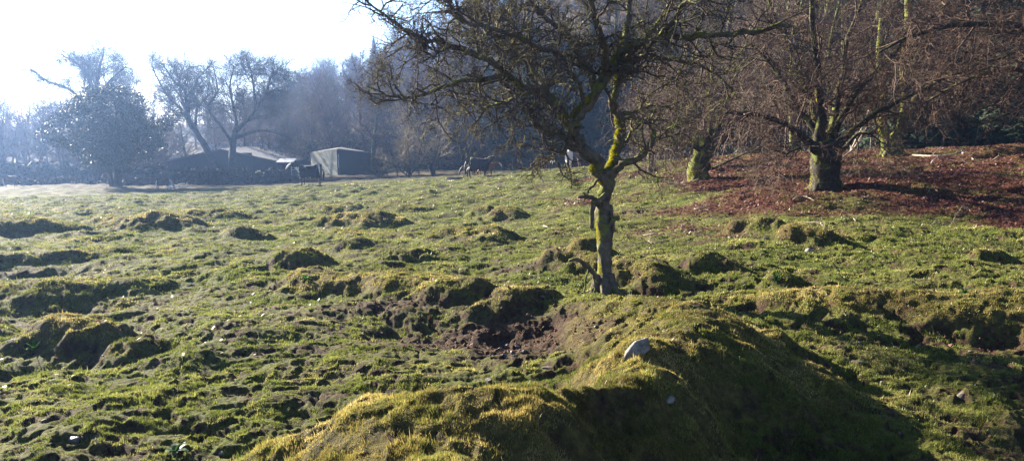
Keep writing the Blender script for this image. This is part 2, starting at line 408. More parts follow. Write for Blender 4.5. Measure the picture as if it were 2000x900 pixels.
me = np_mesh('ground', V, [Fq, Fc], True, {'moss': app(mossm), 'mud': app(mud_shade), 'leaf': app(leafm), 'wood': app(woodm)}, [M['ground']])
tag(obj('ground', me), kind='structure')

def gsample(u, v, arr):
    """bilinear lookup by fractional column u and row v"""
    a = np.clip(u.astype(int), 0, nc - 2); b = np.clip(v.astype(int), 0, nr - 2); fu, fv = u - a, v - b
    return (arr[b, a] * (1 - fu) + arr[b, a + 1] * fu) * (1 - fv) + (arr[b + 1, a] * (1 - fu) + arr[b + 1, a + 1] * fu) * fv
def scatter(n, r0, r1, half=36.5):
    th = rng.uniform(-R(half), R(half), n); r = np.exp(rng.uniform(math.log(r0), math.log(r1), n))
    u = np.interp(th, TH, np.arange(nc)); v = np.interp(np.log(r), np.log(RR), np.arange(nr))
    return th, r, u, v

# short cropped turf and moss: single blades, finer near the camera
def blades(n, r0, r1):
    th, r, u, v = scatter(n, r0, r1)
    x, y, z = gsample(u, v, GX), gsample(u, v, GY), gsample(u, v, GZ)
    mo, mu, lf, wd = (gsample(u, v, a) for a in (mossm, mud_shade, leafm, woodm))
    pn = .6 * perlin(x / .45, y / .45, 61) + .5 * perlin(x / .14, y / .14, 62) + .35 * perlin(x / 2.4, y / 2.4, 63)
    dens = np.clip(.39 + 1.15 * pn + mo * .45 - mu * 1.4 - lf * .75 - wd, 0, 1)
    k = rng.random(n) < dens
    x, y, z, mo, r, pn = x[k], y[k], z[k], mo[k], r[k], pn[k]; m = len(x)
    ismoss = rng.random(m) < mo * (.62 + .5 * perlin(x / .5, y / .5, 66))
    tus = perlin(x / .16, y / .16, 67) + .6 * perlin(x / .07, y / .07, 68)
    lush = np.clip(.62 + pn * .8 + tus * .7, .25, 1.7)
    h = np.where(ismoss, rng.uniform(.010, .026, m) * np.clip(.9 + .9 * tus, .4, 1.8), rng.uniform(.010, .036, m) * lush)
    tall = rng.random(m) < .015 + .03 * mo; h = np.where(tall, h * 2.2, h)
    h = h * np.clip(1 + (r - 12) / 60, .9, 1.8)
    wdt = np.maximum(.0022, r * .00058) * rng.uniform(.6, 1.4, m)
    a = rng.uniform(0, 2 * math.pi, m); lean = rng.uniform(0, .9, m) * h; la = rng.uniform(0, 2 * math.pi, m)
    A = np.stack([x - wdt * np.cos(a), y - wdt * np.sin(a), z - .006], -1)
    B = np.stack([x + wdt * np.cos(a), y + wdt * np.sin(a), z - .006], -1)
    T = np.stack([x + lean * np.cos(la), y + lean * np.sin(la), z + h], -1)
    Vv = np.stack([A, B, T], 1).reshape(-1, 3)
    rn = np.repeat(np.clip(rng.random(m) * .62 + .55 * (perlin(x / 1.1, y / 1.1, 64) + .25) + .30 * perlin(x / .2, y / .2, 69) + .05, 0, 1), 3)
    return Vv, rn, np.repeat(ismoss.astype(float), 3)
Vv, rn, mm = blades(3600000, 2.3, 62)
me = np_mesh('short_grass', Vv, np.arange(len(Vv)).reshape(-1, 3), False, {'rnd': rn, 'moss': mm}, [M['blades']])
tag(obj('short_grass', me), 'short cropped grass and golden moss covering the trampled field', 'grass', kind='stuff')

# fallen beech leaves on the slope under the pollards
def flakes(n, r0, r1, size, mask_fn):
    th, r, u, v = scatter(n, r0, r1)
    k = rng.random(n) < mask_fn(u, v); th, r, u, v = th[k], r[k], u[k], v[k]; m = len(r)
    x, y, z = gsample(u, v, GX), gsample(u, v, GY), gsample(u, v, GZ)
    s = size * rng.uniform(.6, 1.4, m) * np.clip(r / 22, 1, 1.6)
    a = rng.uniform(0, 2 * math.pi, m); t1, t2 = rng.normal(0, .45, m), rng.normal(0, .45, m)
    ax = np.stack([np.cos(a), np.sin(a), t1], -1) * s[:, None]; ay = np.stack([-np.sin(a), np.cos(a), t2], -1) * (s * .6)[:, None]
    c = np.stack([x, y, z + .012 + s * .25], -1)
    Vq = np.stack([c - ax, c + ay, c + ax, c - ay], 1).reshape(-1, 3)
    return Vq, np.repeat(rng.random(m), 4)
Vq, rq = flakes(480000, 9, 62, .030, lambda u, v: np.clip(gsample(u, v, leafm) * .95 + .004, 0, 1))
me = np_mesh('leaf_litter', Vq, np.arange(len(Vq)).reshape(-1, 4), False, {'rnd': rq}, [M['litter']])
tag(obj('leaf_litter', me), 'red brown fallen beech leaves strewn over the slope under the trees', 'fallen leaves', kind='stuff')

# crumbs of churned earth in the muddy hollows
def clods(n):
    th, r, u, v = scatter(n, 5, 30)
    k = rng.random(n) < np.clip(gsample(u, v, mud_shade0) * .9 - .1, 0, 1); u, v, r = u[k], v[k], r[k]; m = len(u)
    x, y, z = gsample(u, v, GX), gsample(u, v, GY), gsample(u, v, GZ)
    base_v = np.array([(1, 0, 0), (-1, 0, 0), (0, 1, 0), (0, -1, 0), (0, 0, 1), (0, 0, -1)], float)
    bf = np.array([(0, 2, 4), (2, 1, 4), (1, 3, 4), (3, 0, 4), (2, 0, 5), (1, 2, 5), (3, 1, 5), (0, 3, 5)])
    s = rng.exponential(.008, m).clip(.004, .028)
    P = base_v[None] * s[:, None, None] * rng.uniform(.6, 1.3, (m, 6, 3)) + np.stack([x, y, z + s * .3], -1)[:, None, :]
    Fx = (bf[None] + (np.arange(m) * 6)[:, None, None]).reshape(-1, 3)
    return P.reshape(-1, 3), Fx
M['clod'] = mat_plain('wet_earth', (.030, .018, .013), (.13, .068, .045), 12, .85, .5, .12)
Vc, Fx = clods(60000)
tag(obj('earth_clods', np_mesh('earth_clods', Vc, Fx, False, None, [M['clod']])), 'crumbled dark brown earth lying in the trampled hollows', 'earth', kind='stuff')

# ------------------------------------------------------------------ tree building
def rperp(d, az):
    a = Vector((0, 0, 1)) if abs(d.z) < .9 else Vector((1, 0, 0))
    u = d.cross(a).normalized(); v = d.cross(u)
    return u * math.cos(az) + v * math.sin(az)
class Tree:
    def __init__(s, seed): s.rd = random.Random(seed); s.lines = []      # (level, [points], [radii])
    def grow(s, p, d, L, r, lv, P):
        rd = s.rd; q = P[lv]; n = q['n']; st = L / n; d = d.normalized(); pts = [p.copy()]; g = q['gn']; up = q.get('up', 0)
        dirs = [d]
        for i in range(n):
            d = (d + Vector((rd.gauss(0, g), rd.gauss(0, g), rd.gauss(0, g) + up))).normalized()
            p = p + d * st; pts.append(p); dirs.append(d)
        tp = q.get('taper', .35); rad = [r * (1 - (1 - tp) * i / n) for i in range(n + 1)]
        s.lines.append((lv, pts, rad))
        s.kids(pts, dirs, rad, L, lv, P)
    def kids(s, pts, dirs, rad, L, lv, P, t0=None, mult=1.0):
        if lv + 1 >= len(P): return
        rd = s.rd; q = P[lv]; k = max(0, int(q['kids'] * mult * rd.uniform(.75, 1.25) + .5)); n = len(pts) - 1; az = rd.uniform(0, 6.28)
        t0 = q.get('t0', .2) if t0 is None else t0
        for j in range(k):
            t = t0 + (1 - t0) * (j + rd.random()) / k; f = min(t * n, n - 1e-3); i = int(f); f -= i
            p = pts[i].lerp(pts[i + 1], f); d = dirs[min(i + 1, n)]
            az += 2.4 + rd.gauss(0, .5); an = R(rd.uniform(*q.get('ang', (30, 65))))
            dd = d * math.cos(an) + rperp(d, az) * math.sin(an)
            if q.get('flat'): dd.z *= q['flat']
            l2 = q['len'] * (L if q.get('rel', True) else 1) * rd.uniform(.55, 1.15) * (1 - q.get('tipf', .45) * t)
            rl = rad[i] * (1 - f) + rad[i + 1] * f
            s.grow(p, dd, l2, min(rl * .8, max(q['rk'] * rl, q.get('rmin', 0))), lv + 1, P)
    def guide(s, pts, r0, r1, P, lv=0, mult=1.0, t0=.2, wob=.0, sub=3, kids=True):
        """a limb through given points, smoothed, then side branches"""
        if len(pts) > 2:
            out = []
            ex = [pts[0] * 2 - pts[1]] + list(pts) + [pts[-1] * 2 - pts[-2]]
            for i in range(1, len(ex) - 2):
                a, b, c, d = ex[i - 1:i + 3]
                for k in range(sub):
                    t = k / sub
                    out.append(.5 * ((2 * b) + (c - a) * t + (2 * a - 5 * b + 4 * c - d) * t * t + (3 * b - a - 3 * c + d) * t ** 3))
            out.append(pts[-1].copy())
        else: out = list(pts)
        if wob:
            for i in range(1, len(out)): out[i] = out[i] + Vector((s.rd.gauss(0, wob), s.rd.gauss(0, wob), s.rd.gauss(0, wob)))
        n = len(out) - 1; L = sum((out[i + 1] - out[i]).length for i in range(n))
        rad = [r0 + (r1 - r0) * i / n for i in range(n + 1)]
        dirs = [(out[min(i + 1, n)] - out[max(i - 1, 0)]).normalized() for i in range(n + 1)]
        s.lines.append((lv, out, rad))
        if kids: s.kids(out, dirs, rad, L, lv, P, t0, mult)
        return out
def tubes(lines, sides, lump=0.0, cap=False):
    """all lines as tapered tubes, batched by length"""
    Vs, Fs, off = [], [], 0
    groups = {}
    for (lv, pts, rad) in lines: groups.setdefault((len(pts), sides[min(lv, len(sides) - 1)]), []).append((pts, rad))
    for (n, k), L in groups.items():
        Pn = np.array([[tuple(p) for p in pts] for pts, _ in L]); Rd = np.array([r for _, r in L])
        T = np.empty_like(Pn); T[:, 1:-1] = Pn[:, 2:] - Pn[:, :-2]; T[:, 0] = Pn[:, 1] - Pn[:, 0]; T[:, -1] = Pn[:, -1] - Pn[:, -2]
        T /= np.linalg.norm(T, axis=-1, keepdims=True) + 1e-9
        mean = (Pn[:, -1] - Pn[:, 0]); mean /= np.linalg.norm(mean, axis=-1, keepdims=True) + 1e-9
        ref = np.where(np.abs(mean[:, 2:3]) < .8, np.array([[0., 0, 1]]), np.array([[1., 0, 0]]))[:, None, :]
        U = np.cross(T, ref); U /= np.linalg.norm(U, axis=-1, keepdims=True) + 1e-9; W = np.cross(T, U)
        a = np.arange(k) * 2 * math.pi / k
        rr_ = Rd[:, :, None] * np.ones(k)
        if lump and k > 5:
            ph = rng.uniform(0, 100, (len(L), 1, 1))
            ii = np.arange(n)[None, :, None]
            rr_ = rr_ * (1 + lump * perlin(ph + ii * .45 + 0 * rr_, np.cos(a) * 1.3 + np.sin(a) * .9 + 7 + 0 * rr_, 71) + lump * .9 * perlin(ph + ii * .15 + 0 * rr_, a[None, None, :] * 1.6 + 0 * rr_, 72)
                         + lump * .5 * perlin(ph + ii * 1.1 + 0 * rr_, a * 2.2 + 0 * rr_, 73))
        X = Pn[:, :, None, :] + rr_[..., None] * (U[:, :, None, :] * np.cos(a)[None, None, :, None] + W[:, :, None, :] * np.sin(a)[None, None, :, None])
        m = len(L); idx = off + np.arange(m * n * k).reshape(m, n, k)
        A, B = idx[:, :-1, :], idx[:, 1:, :]
        Fs.append(np.stack([A, np.roll(A, -1, 2), np.roll(B, -1, 2), B], -1).reshape(-1, 4)); Vs.append(X.reshape(-1, 3)); off += m * n * k
        if cap and k > 5:
            for q in range(m):
                c = off; Vs.append(Pn[q, -1][None] + T[q, -1][None] * Rd[q, -1] * .4); off += 1
                ring = idx[q, -1]; Fs.append(np.stack([ring, np.roll(ring, -1), np.full(k, c), np.full(k, c)], -1)[:, :3])
    return np.concatenate(Vs), Fs
def tree_mesh(name, lines, sides, mat, smooth=True, lump=0, cap=False):
    Vx, Fs = tubes(lines, sides, lump, cap)
    q = [f for f in Fs if f.shape[1] == 4]; t = [f for f in Fs if f.shape[1] == 3]
    return np_mesh(name, Vx, ([np.concatenate(q)] if q else []) + ([np.concatenate(t)] if t else []), smooth, None, [mat])
def split(t, lv): return [l for l in t.lines if l[0] <= lv], [l for l in t.lines if l[0] > lv]
def rel(lines, o): return [(lv, [p - o for p in pts], rad) for lv, pts, rad in lines]
def tufts(lines, n, h, wd, bias, mat, name, rmin=.03, gate=.15, seed=5):
    """moss fringe: small blades standing off the limb surfaces, mostly on the side 'bias' points to"""
    rd = random.Random(seed); segs = []
    for lv, pts, rad in lines:
        for i in range(len(pts) - 1):
            if rad[i] > rmin: segs.append((pts[i], pts[i + 1], rad[i], rad[i + 1], (pts[i + 1] - pts[i]).length * rad[i]))
    wt = np.cumsum([s_[4] for s_ in segs]); Vx = []
    while len(Vx) < n * 3:
        a, b, r0, r1, _ = segs[int(np.searchsorted(wt, rd.random() * wt[-1]))]
        t = rd.random(); p = a.lerp(b, t); d = (b - a).normalized(); o = rperp(d, rd.uniform(0, 6.283))
        if o.dot(bias) < gate + rd.uniform(-.25, .25): continue
        if math.sin(p.x * 5.1 + p.z * 3.3) + math.sin(p.z * 7.7 + p.y * 4) + rd.uniform(-.5, .5) < .1: continue
        r = r0 + (r1 - r0) * t; s_ = p + o * r * .96; tip = s_ + o * h * rd.uniform(.4, 1.2) + Vector((rd.gauss(0, .3), rd.gauss(0, .3), rd.uniform(-.8, .3))) * h
        sd_ = Vector((rd.gauss(0, 1), rd.gauss(0, 1), rd.gauss(0, 1))).normalized() * wd
        Vx += [tuple(s_ - sd_), tuple(s_ + sd_), tuple(tip)]
    Vx = np.array(Vx)
    return np_mesh(name, Vx, np.arange(len(Vx)).reshape(-1, 3), False, None, [mat])

# ---- the old hawthorn in the middle of the picture
H = Tree(5)
root = at(1181, 11.85); HY = 11.85
PH = [dict(n=6, gn=.2, kids=10.5, len=1.05, rel=False, rk=.42, rmin=.018, ang=(35, 80), tipf=.25),
      dict(n=6, gn=.30, up=.02, taper=.35, kids=6, len=.50, rel=False, rk=.5, rmin=.010, ang=(35, 85), tipf=.3, t0=.12),
      dict(n=5, gn=.38, up=.03, taper=.4, kids=5, len=.22, rel=False, rk=.6, rmin=.006, ang=(40, 90), tipf=.3, t0=.1),
      dict(n=3, gn=.45, taper=.5, kids=4, len=.075, rel=False, rk=.75, rmin=.007, ang=(50, 95), tipf=.1, t0=.05),
      dict(n=2, gn=.55, taper=.75, kids=0, len=0, rk=1)]
def hp(px, py, dy=0.0): return pt(px, py, HY + dy)
trunk_pts = [root + Vector((0, 0, -.15)), hp(1183, 545), hp(1182, 500), hp(1181, 455, .03), hp(1176, 415, .02), hp(1180, 385), hp(1186, 355, .02), hp(1180, 335)]
tl = H.guide(trunk_pts, .185, .15, PH, 0, kids=False, sub=4)
nt_ = len(tl); H.lines[-1] = (0, tl, [(.20, .165, .14, .125)[i] if i < 4 else .102 + .022 * max(0, math.sin((i - 8) * .42)) for i in range(nt_)])
def limb(pp, r0, r1, mult=1.0, t0=.2, wob=.022, kids=True):
    return H.guide([hp(*p) for p in pp], r0, r1, PH, 0, mult, t0, wob, 4, kids)
limb([(1184, 352, 0), (1160, 312, -.05), (1130, 280, -.1), (1120, 252, -.1), (1136, 216, -.05), (1164, 182, 0), (1182, 148, .05), (1204, 118, .1), (1236, 92, .1), (1290, 74, 0), (1370, 70, -.2), (1450, 62, -.4), (1545, 46, -.6)], .108, .03, 2.0, .42)
limb([(1184, 352, 0), (1206, 300, .1), (1215, 262, .15), (1208, 228, .2), (1196, 200, .2), (1206, 165, .25), (1216, 130, .35), (1242, 96, .5), (1300, 30, .7), (1350, -60, .9)], .080, .03, 1.5, .52)
limb([(1150, 298, -.1), (1118, 290, -.25), (1090, 296, -.4), (1062, 290, -.55)], .055, .018, .7, .3)
limb([(1127, 270, -.1), (1092, 262, -.2), (1062, 256, -.35), (1040, 232, -.5), (1044, 205, -.6)], .055, .02, 1.0, .25)
limb([(1122, 258, -.1), (1098, 222, 0), (1076, 196, .15), (1030, 176, .3), (990, 150, .45), (938, 112, .6), (880, 86, .6), (820, 74, .5), (765, 40, .4), (708, -4, .2)], .075, .016, 3.0, .2)
limb([(990, 150, .45), (920, 156, .2), (860, 168, 0), (812, 192, -.2), (765, 190, -.3), (722, 172, -.4)], .04, .010, 1.8, .1)
limb([(1030, 176, .3), (980, 200, .8), (930, 205, 1.2), (890, 225, 1.4)], .035, .008, 1.6, .1)
limb([(1165, 180, 0), (1132, 112, .4), (1096, 60, .8), (1040, 10, 1.1), (1000, -60, 1.4)], .06, .018, 2.2, .15)
limb([(1132, 112, .4), (1060, 96, -.3), (990, 66, -.8), (900, 40, -1.2), (860, -10, -1.4)], .045, .012, 2.2, .1)
limb([(1182, 148, .05), (1176, 80, -.5), (1160, 20, -.9), (1120, -60, -1.2), (1090, -150, -1.3)], .06, .018, 1.6, .15)
limb([(1216, 130, .35), (1270, 110, 1.0), (1330, 120, 1.5), (1390, 140, 1.9), (1440, 190, 2.1)], .05, .012, 1.3, .15)
limb([(1290, 74, 0), (1330, 10, -.5), (1400, -60, -.8)], .045, .015, 1.0, .1)
limb([(1204, 118, .1), (1230, 30, .6), (1230, -80, .9), (1200, -190, 1.0)], .055, .018, 1.5, .15)
limb([(938, 112, .6), (930, 40, .9), (950, -60, 1.1)], .035, .012, 1.7, .1)
limb([(1076, 196, .15), (1030, 120, .9), (980, 60, 1.4), (930, 10, 1.7)], .045, .012, 2.0, .1)
limb([(880, 86, .6), (850, 110, .3), (815, 95, .1), (760, 100, 0)], .022, .007, 1.3, .1)
limb([(1188, 345, 0), (1210, 325, -.1), (1240, 308, -.15), (1264, 290, -.2), (1276, 252, -.2)], .07, .03, .35, .4)
limb([(1264, 290, -.2), (1300, 262, -.3), (1330, 222, -.4)], .02, .007, .35, .2)
limb([(1206, 300, .1), (1234, 262, .3), (1262, 238, .6), (1300, 232, .9)], .03, .01, .5, .3)
limb([(1208, 228, .2), (1240, 220, .5), (1275, 205, .8), (1310, 215, 1.0)], .035, .01, .6, .3)
limb([(1144, 210, -.05), (1134, 165, -.4), (1108, 140, -.7), (1080, 130, -1.0)], .035, .012, .9, .3)
for st_, r0_, r1_ in (([(1172, 405, -.1), (1160, 388, -.2), (1148, 384, -.3), (1130, 385, -.4)], .045, .02), ([(1148, 384, -.3), (1138, 376, -.35)], .02, .012),
                      ([(1160, 392, -.15), (1155, 420, -.2), (1157, 446, -.2)], .04, .028), ([(1182, 380, -.15), (1168, 392, -.28), (1154, 396, -.33)], .035, .018),
                      ([(1192, 400, 0), (1196, 425, -.1), (1199, 452, -.1)], .03, .018), ([(1190, 444, -.05), (1200, 428, -.12), (1209, 424, -.15)], .042, .026),
                      ([(1176, 560, -.05), (1158, 532, -.2), (1142, 516, -.35), (1122, 506, -.5), (1112, 510, -.55)], .045, .018), ([(1150, 524, -.25), (1144, 545, -.3), (1142, 572, -.3)], .016, .01),
                      ([(1158, 535, -.2), (1162, 560, -.25), (1158, 580, -.25)], .014, .008), ([(1170, 350, -.1), (1150, 372, -.2), (1140, 392, -.25)], .02, .012)):
    limb(st_, r0_, r1_, kids=False, wob=.004)
for a_, L_ in ((2.6, .45), (3.6, .5), (4.5, .55), (5.6, .5), (.4, .45), (1.4, .4)):   # flared roots
    e = Vector((math.cos(a_) * L_, math.sin(a_) * L_, 0)) + root; e.z = gz(e.x, e.y) - .05
    H.guide([root + Vector((math.cos(a_) * .06, math.sin(a_) * .06, .28)), root.lerp(e, .45) + Vector((0, 0, .05)), e], .075, .025, PH, 0, kids=False)
ht = empty('hawthorn_tree', root, 0, 'gnarled old hawthorn with mossy twisted trunk and dense bare crown in mid field', 'tree')
H.lines = [l for l in H.lines if l[0] < 2 or not (((l[1][0].x / (l[1][0].y + .01) * F + 1000 - 1168) / 42) ** 2 + ((250 - l[1][0].z / (l[1][0].y + .01) * F - 245) / 62) ** 2 < 1 and H.rd.random() < .85)]
wood, crown = split(H, 0)
obj('trunk', tree_mesh('trunk', rel(wood, root), [14], M['haw'], True, .42, True), ht)
obj('crown', tree_mesh('crown', rel(crown, root), [6, 6, 4, 3, 3], M['hawtwig'], False), ht)
obj('moss', tufts(rel(wood[1:7] + [(0, wood[0][1][-7:], wood[0][2][-7:])] + wood[13:16], root), 22000, .030, .008, Vector((-.72, -.1, .68)), M['moss'], 'moss', .05, .35), ht)
obj('trunk_moss', tufts(rel(wood[:1], root), 2400, .016, .006, Vector((-.85, -.15, .3)), M['moss'], 'trunk_moss', .05, .55, 9), ht)
# haws left on the outer twigs
tips = [l[1][-1] for l in H.lines if l[0] >= 3 and l[1][-1].x < -1.3 and l[1][-1].z < 1.5]
random.shuffle(tips)
bm = bmesh.new()
for p in tips[:150]: bmesh.ops.create_icosphere(bm, subdivisions=1, radius=.009, matrix=Matrix.Translation(p - root + Vector((0, 0, -.02))))
M['haws'] = mat_plain('dark_red_haws', (.06, .008, .008), (.15, .02, .015), 20, .35, 0, .5)
tag(bm_obj('berries', bm, M['haws'], ht), kind='stuff')

# ---- pollarded beeches on the right-hand slope
def PB(scale=1.0, dens=1.0):
    return [dict(n=6, gn=.15, kids=11 * dens, len=2.2 * scale, rel=False, rk=.42, rmin=.03, ang=(30, 70), tipf=.3),
            dict(n=6, gn=.20, up=.03, taper=.3, kids=7, len=1.25 * scale, rel=False, rk=.5, rmin=.014, ang=(30, 70), tipf=.35, t0=.15, flat=.8),
            dict(n=5, gn=.22, up=-.02, taper=.3, kids=7, len=.62 * scale, rel=False, rk=.55, rmin=.009, ang=(30, 70), tipf=.35, t0=.12, flat=.7),
            dict(n=3, gn=.28, up=-.02, taper=.5, kids=3, len=.28 * scale, rel=False, rk=.6, rmin=.007, ang=(30, 70), tipf=.3, t0=.2),
            dict(n=2, gn=.3, taper=.6, kids=0, len=0, rk=1)]
def pollard(name, label, cat, group, px, Y, trunk, limbs, seed, P, flare, mossn=0, trunk_r=None, mat='beech', lump=.3, twig='beechtwig'):
    T = Tree(seed); o = at(px, Y); q = lambda a: pt(a[0], a[1], Y + (a[2] if len(a) > 2 else 0))
    tp = T.guide([o + Vector((0, 0, -.2))] + [q(a) for a in trunk], trunk_r[0], trunk_r[1], P, 0, kids=False, sub=4)
    n = len(tp); T.lines[-1] = (0, tp, [trunk_r[0] + (trunk_r[1] - trunk_r[0]) * i / (n - 1) + flare * math.exp(-i * 1.1) for i in range(n)])
    for L in limbs:
        T.guide([q(a) for a in L[0]], L[1], L[2], P, 0, L[3] if len(L) > 3 else 1.0, .15, .04 if len(L[0]) > 2 else 0, 3)
        gi = max(i_ for i_, l_ in enumerate(T.lines) if l_[0] == 0); g_ = T.lines[gi]
        T.lines[gi] = (0, g_[1], [r_ + L[1] * .75 * math.exp(-i_ * 1.1) for i_, r_ in enumerate(g_[2])])
    for k in range(7):
        a_ = k * .9 + random.random() * .5; L_ = trunk_r[0] * random.uniform(1.5, 2.0)
        e = o + Vector((math.cos(a_) * L_, math.sin(a_) * L_, 0)); e.z = gz(e.x, e.y) - .06
        T.guide([o + Vector((math.cos(a_), math.sin(a_), 0)) * trunk_r[0] * .6 + Vector((0, 0, .35)), o.lerp(e, .6) + Vector((0, 0, .05)), e], trunk_r[0] * .38, .05, P, 0, kids=False)
    e = empty(name, o, 0, label, cat, group)
    wd_, cr = split(T, 0)
    obj('trunk', tree_mesh('trunk', rel(wd_, o), [14], M[mat], True, lump, True), e)
    obj('crown', tree_mesh('crown', rel(cr, o), [5, 4, 3, 3, 3], M[twig], False), e)
    if mossn: obj('moss', tufts(rel(wd_, o), mossn, .05, .02, Vector((-.8, -.1, .55)), M['moss'], 'moss', .08, .3, seed), e)
    return e
pollard('pollard_beech', 'stout leaning pollard with yellow moss on its left side and a low twiggy head', 'tree', None, 1364, 32,
        [(1364, 335), (1370, 312), (1378, 292)],
        [([(1376, 296), (1350, 262, .5), (1310, 240, 1), (1268, 235, 1.5)], .16, .03), ([(1378, 296), (1372, 240, -.3), (1350, 190, -.5), (1330, 130, -.8)], .17, .04, 1.2),
         ([(1380, 296), (1400, 250, .4), (1420, 200, .8), (1440, 140, 1)], .16, .04, 1.2), ([(1382, 298), (1420, 268, -.6), (1470, 250, -1), (1510, 262, -1.3)], .13, .03),
         ([(1376, 296), (1340, 280, -1), (1300, 285, -1.8), (1270, 300, -2.4)], .09, .02, .8), ([(1378, 292), (1390, 230, 1.5), (1388, 160, 2.2), (1395, 90, 2.6)], .14, .04, 1.2),
         ([(1378, 296), (1325, 215, 1.6), (1285, 160, 2.4)], .10, .03, 1.0)],
        31, PB(1.0), .16, 5000, (.40, .38))
pollard('pollard_beech', 'massive dark pollard with the widest trunk and many limbs fanning out, among red leaves', 'tree', None, 1612, 25,
        [(1611, 340), (1613, 310), (1614, 278)],
        [([(1606, 290), (1575, 235, .3), (1540, 180, .6), (1500, 120, 1), (1440, 60, 1.3)], .11, .03, 1.3), ([(1604, 290), (1602, 210, -.3), (1596, 130, -.5), (1585, 40, -.8), (1580, -60, -1)], .14, .05, 1.3),
         ([(1620, 285), (1650, 215, .3), (1700, 150, .5), (1770, 80, .9), (1850, 10, 1.2)], .12, .03, 1.4), ([(1630, 290), (1690, 238, -.6), (1770, 190, -1.2), (1880, 140, -1.8), (1990, 100, -2.2)], .09, .02, 1.4),
         ([(1598, 292), (1545, 250, -.8), (1480, 225, -1.4), (1410, 222, -1.9)], .12, .025, 1.2), ([(1616, 282), (1640, 180, 1.4), (1660, 80, 2), (1690, -30, 2.4)], .12, .04, 1.2),
         ([(1610, 284), (1570, 160, 1.6), (1520, 50, 2.4), (1490, -40, 2.8)], .11, .03, 1.3), ([(1596, 300), (1570, 285, -1), (1545, 300, -1.4), (1520, 318, -1.7)], .06, .015, .5),
         ([(1636, 300), (1680, 262, .8), (1710, 268, 1.2), (1735, 292, 1.5)], .06, .012, .6)],
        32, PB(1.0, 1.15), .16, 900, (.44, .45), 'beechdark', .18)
pollard('pollard_beech', 'twin stemmed mossy beech at the slope crest with a curved yellow right stem', 'tree', None, 1742, 38,
        [(1741, 292), (1742, 280)],
        [([(1738, 292), (1727, 262, 0), (1722, 225, .3), (1726, 180, .4), (1718, 120, .6), (1722, 40, .8)], .24, .12, 1.0),
         ([(1746, 288), (1756, 258, 0), (1765, 225, 0), (1768, 175, .2), (1768, 110, .4), (1776, 40, .6), (1772, -40, .8)], .26, .14, .9),
         ([(1766, 225, 0), (1800, 180, .8), (1850, 150, 1.4), (1930, 120, 2)], .12, .04, 1.0), ([(1724, 230), (1690, 170, -.5), (1650, 130, -1)], .10, .03, 1.0),
         ([(1766, 180), (1790, 110, -.6), (1840, 50, -1.2)], .12, .04, 1.0)],
        33, PB(1.15, .8), .25, 6000, (.50, .42))
pollard('overhanging_beech', 'dark beech boughs reaching into the picture from beyond the upper right edge', 'tree', None, 2330, 24, [(2330, 250), (2310, 160)],
        [([(2310, 170), (2180, 100, -.5), (2030, 60, -1), (1860, 50, -1.5), (1720, 96, -2)], .15, .03, 1.5), ([(2315, 190), (2150, 160, 1), (2010, 140, 1.5), (1900, 150, 2), (1800, 205, 2.5)], .13, .025, 1.4),
         ([(2310, 160), (2150, 20, .5), (1980, -20, 1), (1840, -10, 1.4)], .13, .03, 1.4), ([(2315, 220), (2160, 230, -1), (2020, 215, -2), (1930, 240, -2.5)], .10, .02, 1.1)],
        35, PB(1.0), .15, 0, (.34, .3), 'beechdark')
pollard('snapped_tree', 'thin pale snapped trunk with a spray of twigs, seen just right of the hawthorn', 'tree', None, 1273, 40,
        [(1272, 300), (1275, 272), (1280, 252)],
        [([(1279, 262), (1262, 240), (1240, 228), (1210, 232)], .08, .02, 1.0), ([(1279, 258), (1296, 225), (1318, 200), (1330, 160)], .09, .02, 1.2), ([(1279, 256), (1270, 205), (1262, 150)], .09, .02, 1.2)],
        34, PB(1.1, .8), .08, 0, (.19, .13))

# ---- prototypes for the trees farther off; copies share their meshes
def proto(seed, H_, r, P, tdir=(0, 0, 1), forks=None):
    T = Tree(seed); T.grow(Vector((0, 0, -.3)), Vector(tdir), H_, r, 0, P); return T
def P_oak(): return [dict(n=5, gn=.12, up=.02, taper=.75, kids=12, len=1.85, rk=.42, ang=(15, 82), tipf=.2, t0=.45),
                     dict(n=10, gn=.20, up=.03, taper=.16, kids=14, len=.42, rk=.45, rmin=.03, ang=(28, 62), tipf=.3, t0=.32),
                     dict(n=6, gn=.26, up=.02, taper=.25, kids=10, len=.52, rk=.5, rmin=.018, ang=(30, 65), tipf=.35, t0=.22),
                     dict(n=5, gn=.28, up=.01, taper=.35, kids=8, len=.52, rk=.55, rmin=.016, ang=(30, 65), tipf=.3, t0=.15),
                     dict(n=3, gn=.3, taper=.5, kids=0, len=0, rk=1)]
def P_up(k=1.0, up=.06): return [dict(n=9, gn=.05, up=.03, taper=.15, kids=38 * k, len=.32, rk=.42, rmin=.045, ang=(28, 60), tipf=.55, t0=.18),
                     dict(n=6, gn=.14, up=up, taper=.25, kids=11, len=.42, rk=.5, rmin=.028, ang=(28, 55), tipf=.35, t0=.12),
                     dict(n=4, gn=.2, up=up * .5, taper=.3, kids=9, len=.5, rk=.55, rmin=.020, ang=(28, 60), tipf=.3, t0=.1),
                     dict(n=3, gn=.25, taper=.5, kids=0, len=0, rk=1)]
def P_scrub(): return [dict(n=5, gn=.1, up=.02, taper=.6, kids=10, len=2.6, rk=.5, ang=(10, 52), tipf=.2, t0=.1),
                     dict(n=7, gn=.13, up=.02, taper=.2, kids=18, len=.36, rk=.4, rmin=.016, ang=(25, 55), tipf=.4, t0=.2),
                     dict(n=4, gn=.2, up=.03, taper=.3, kids=14, len=.46, rk=.5, rmin=.012, ang=(25, 55), tipf=.3, t0=.1),
                     dict(n=3, gn=.25, taper=.5, kids=0, len=0, rk=1)]
PROT = {}; PHT = {'spruce_a': 17.5, 'spruce_b': 14.5}
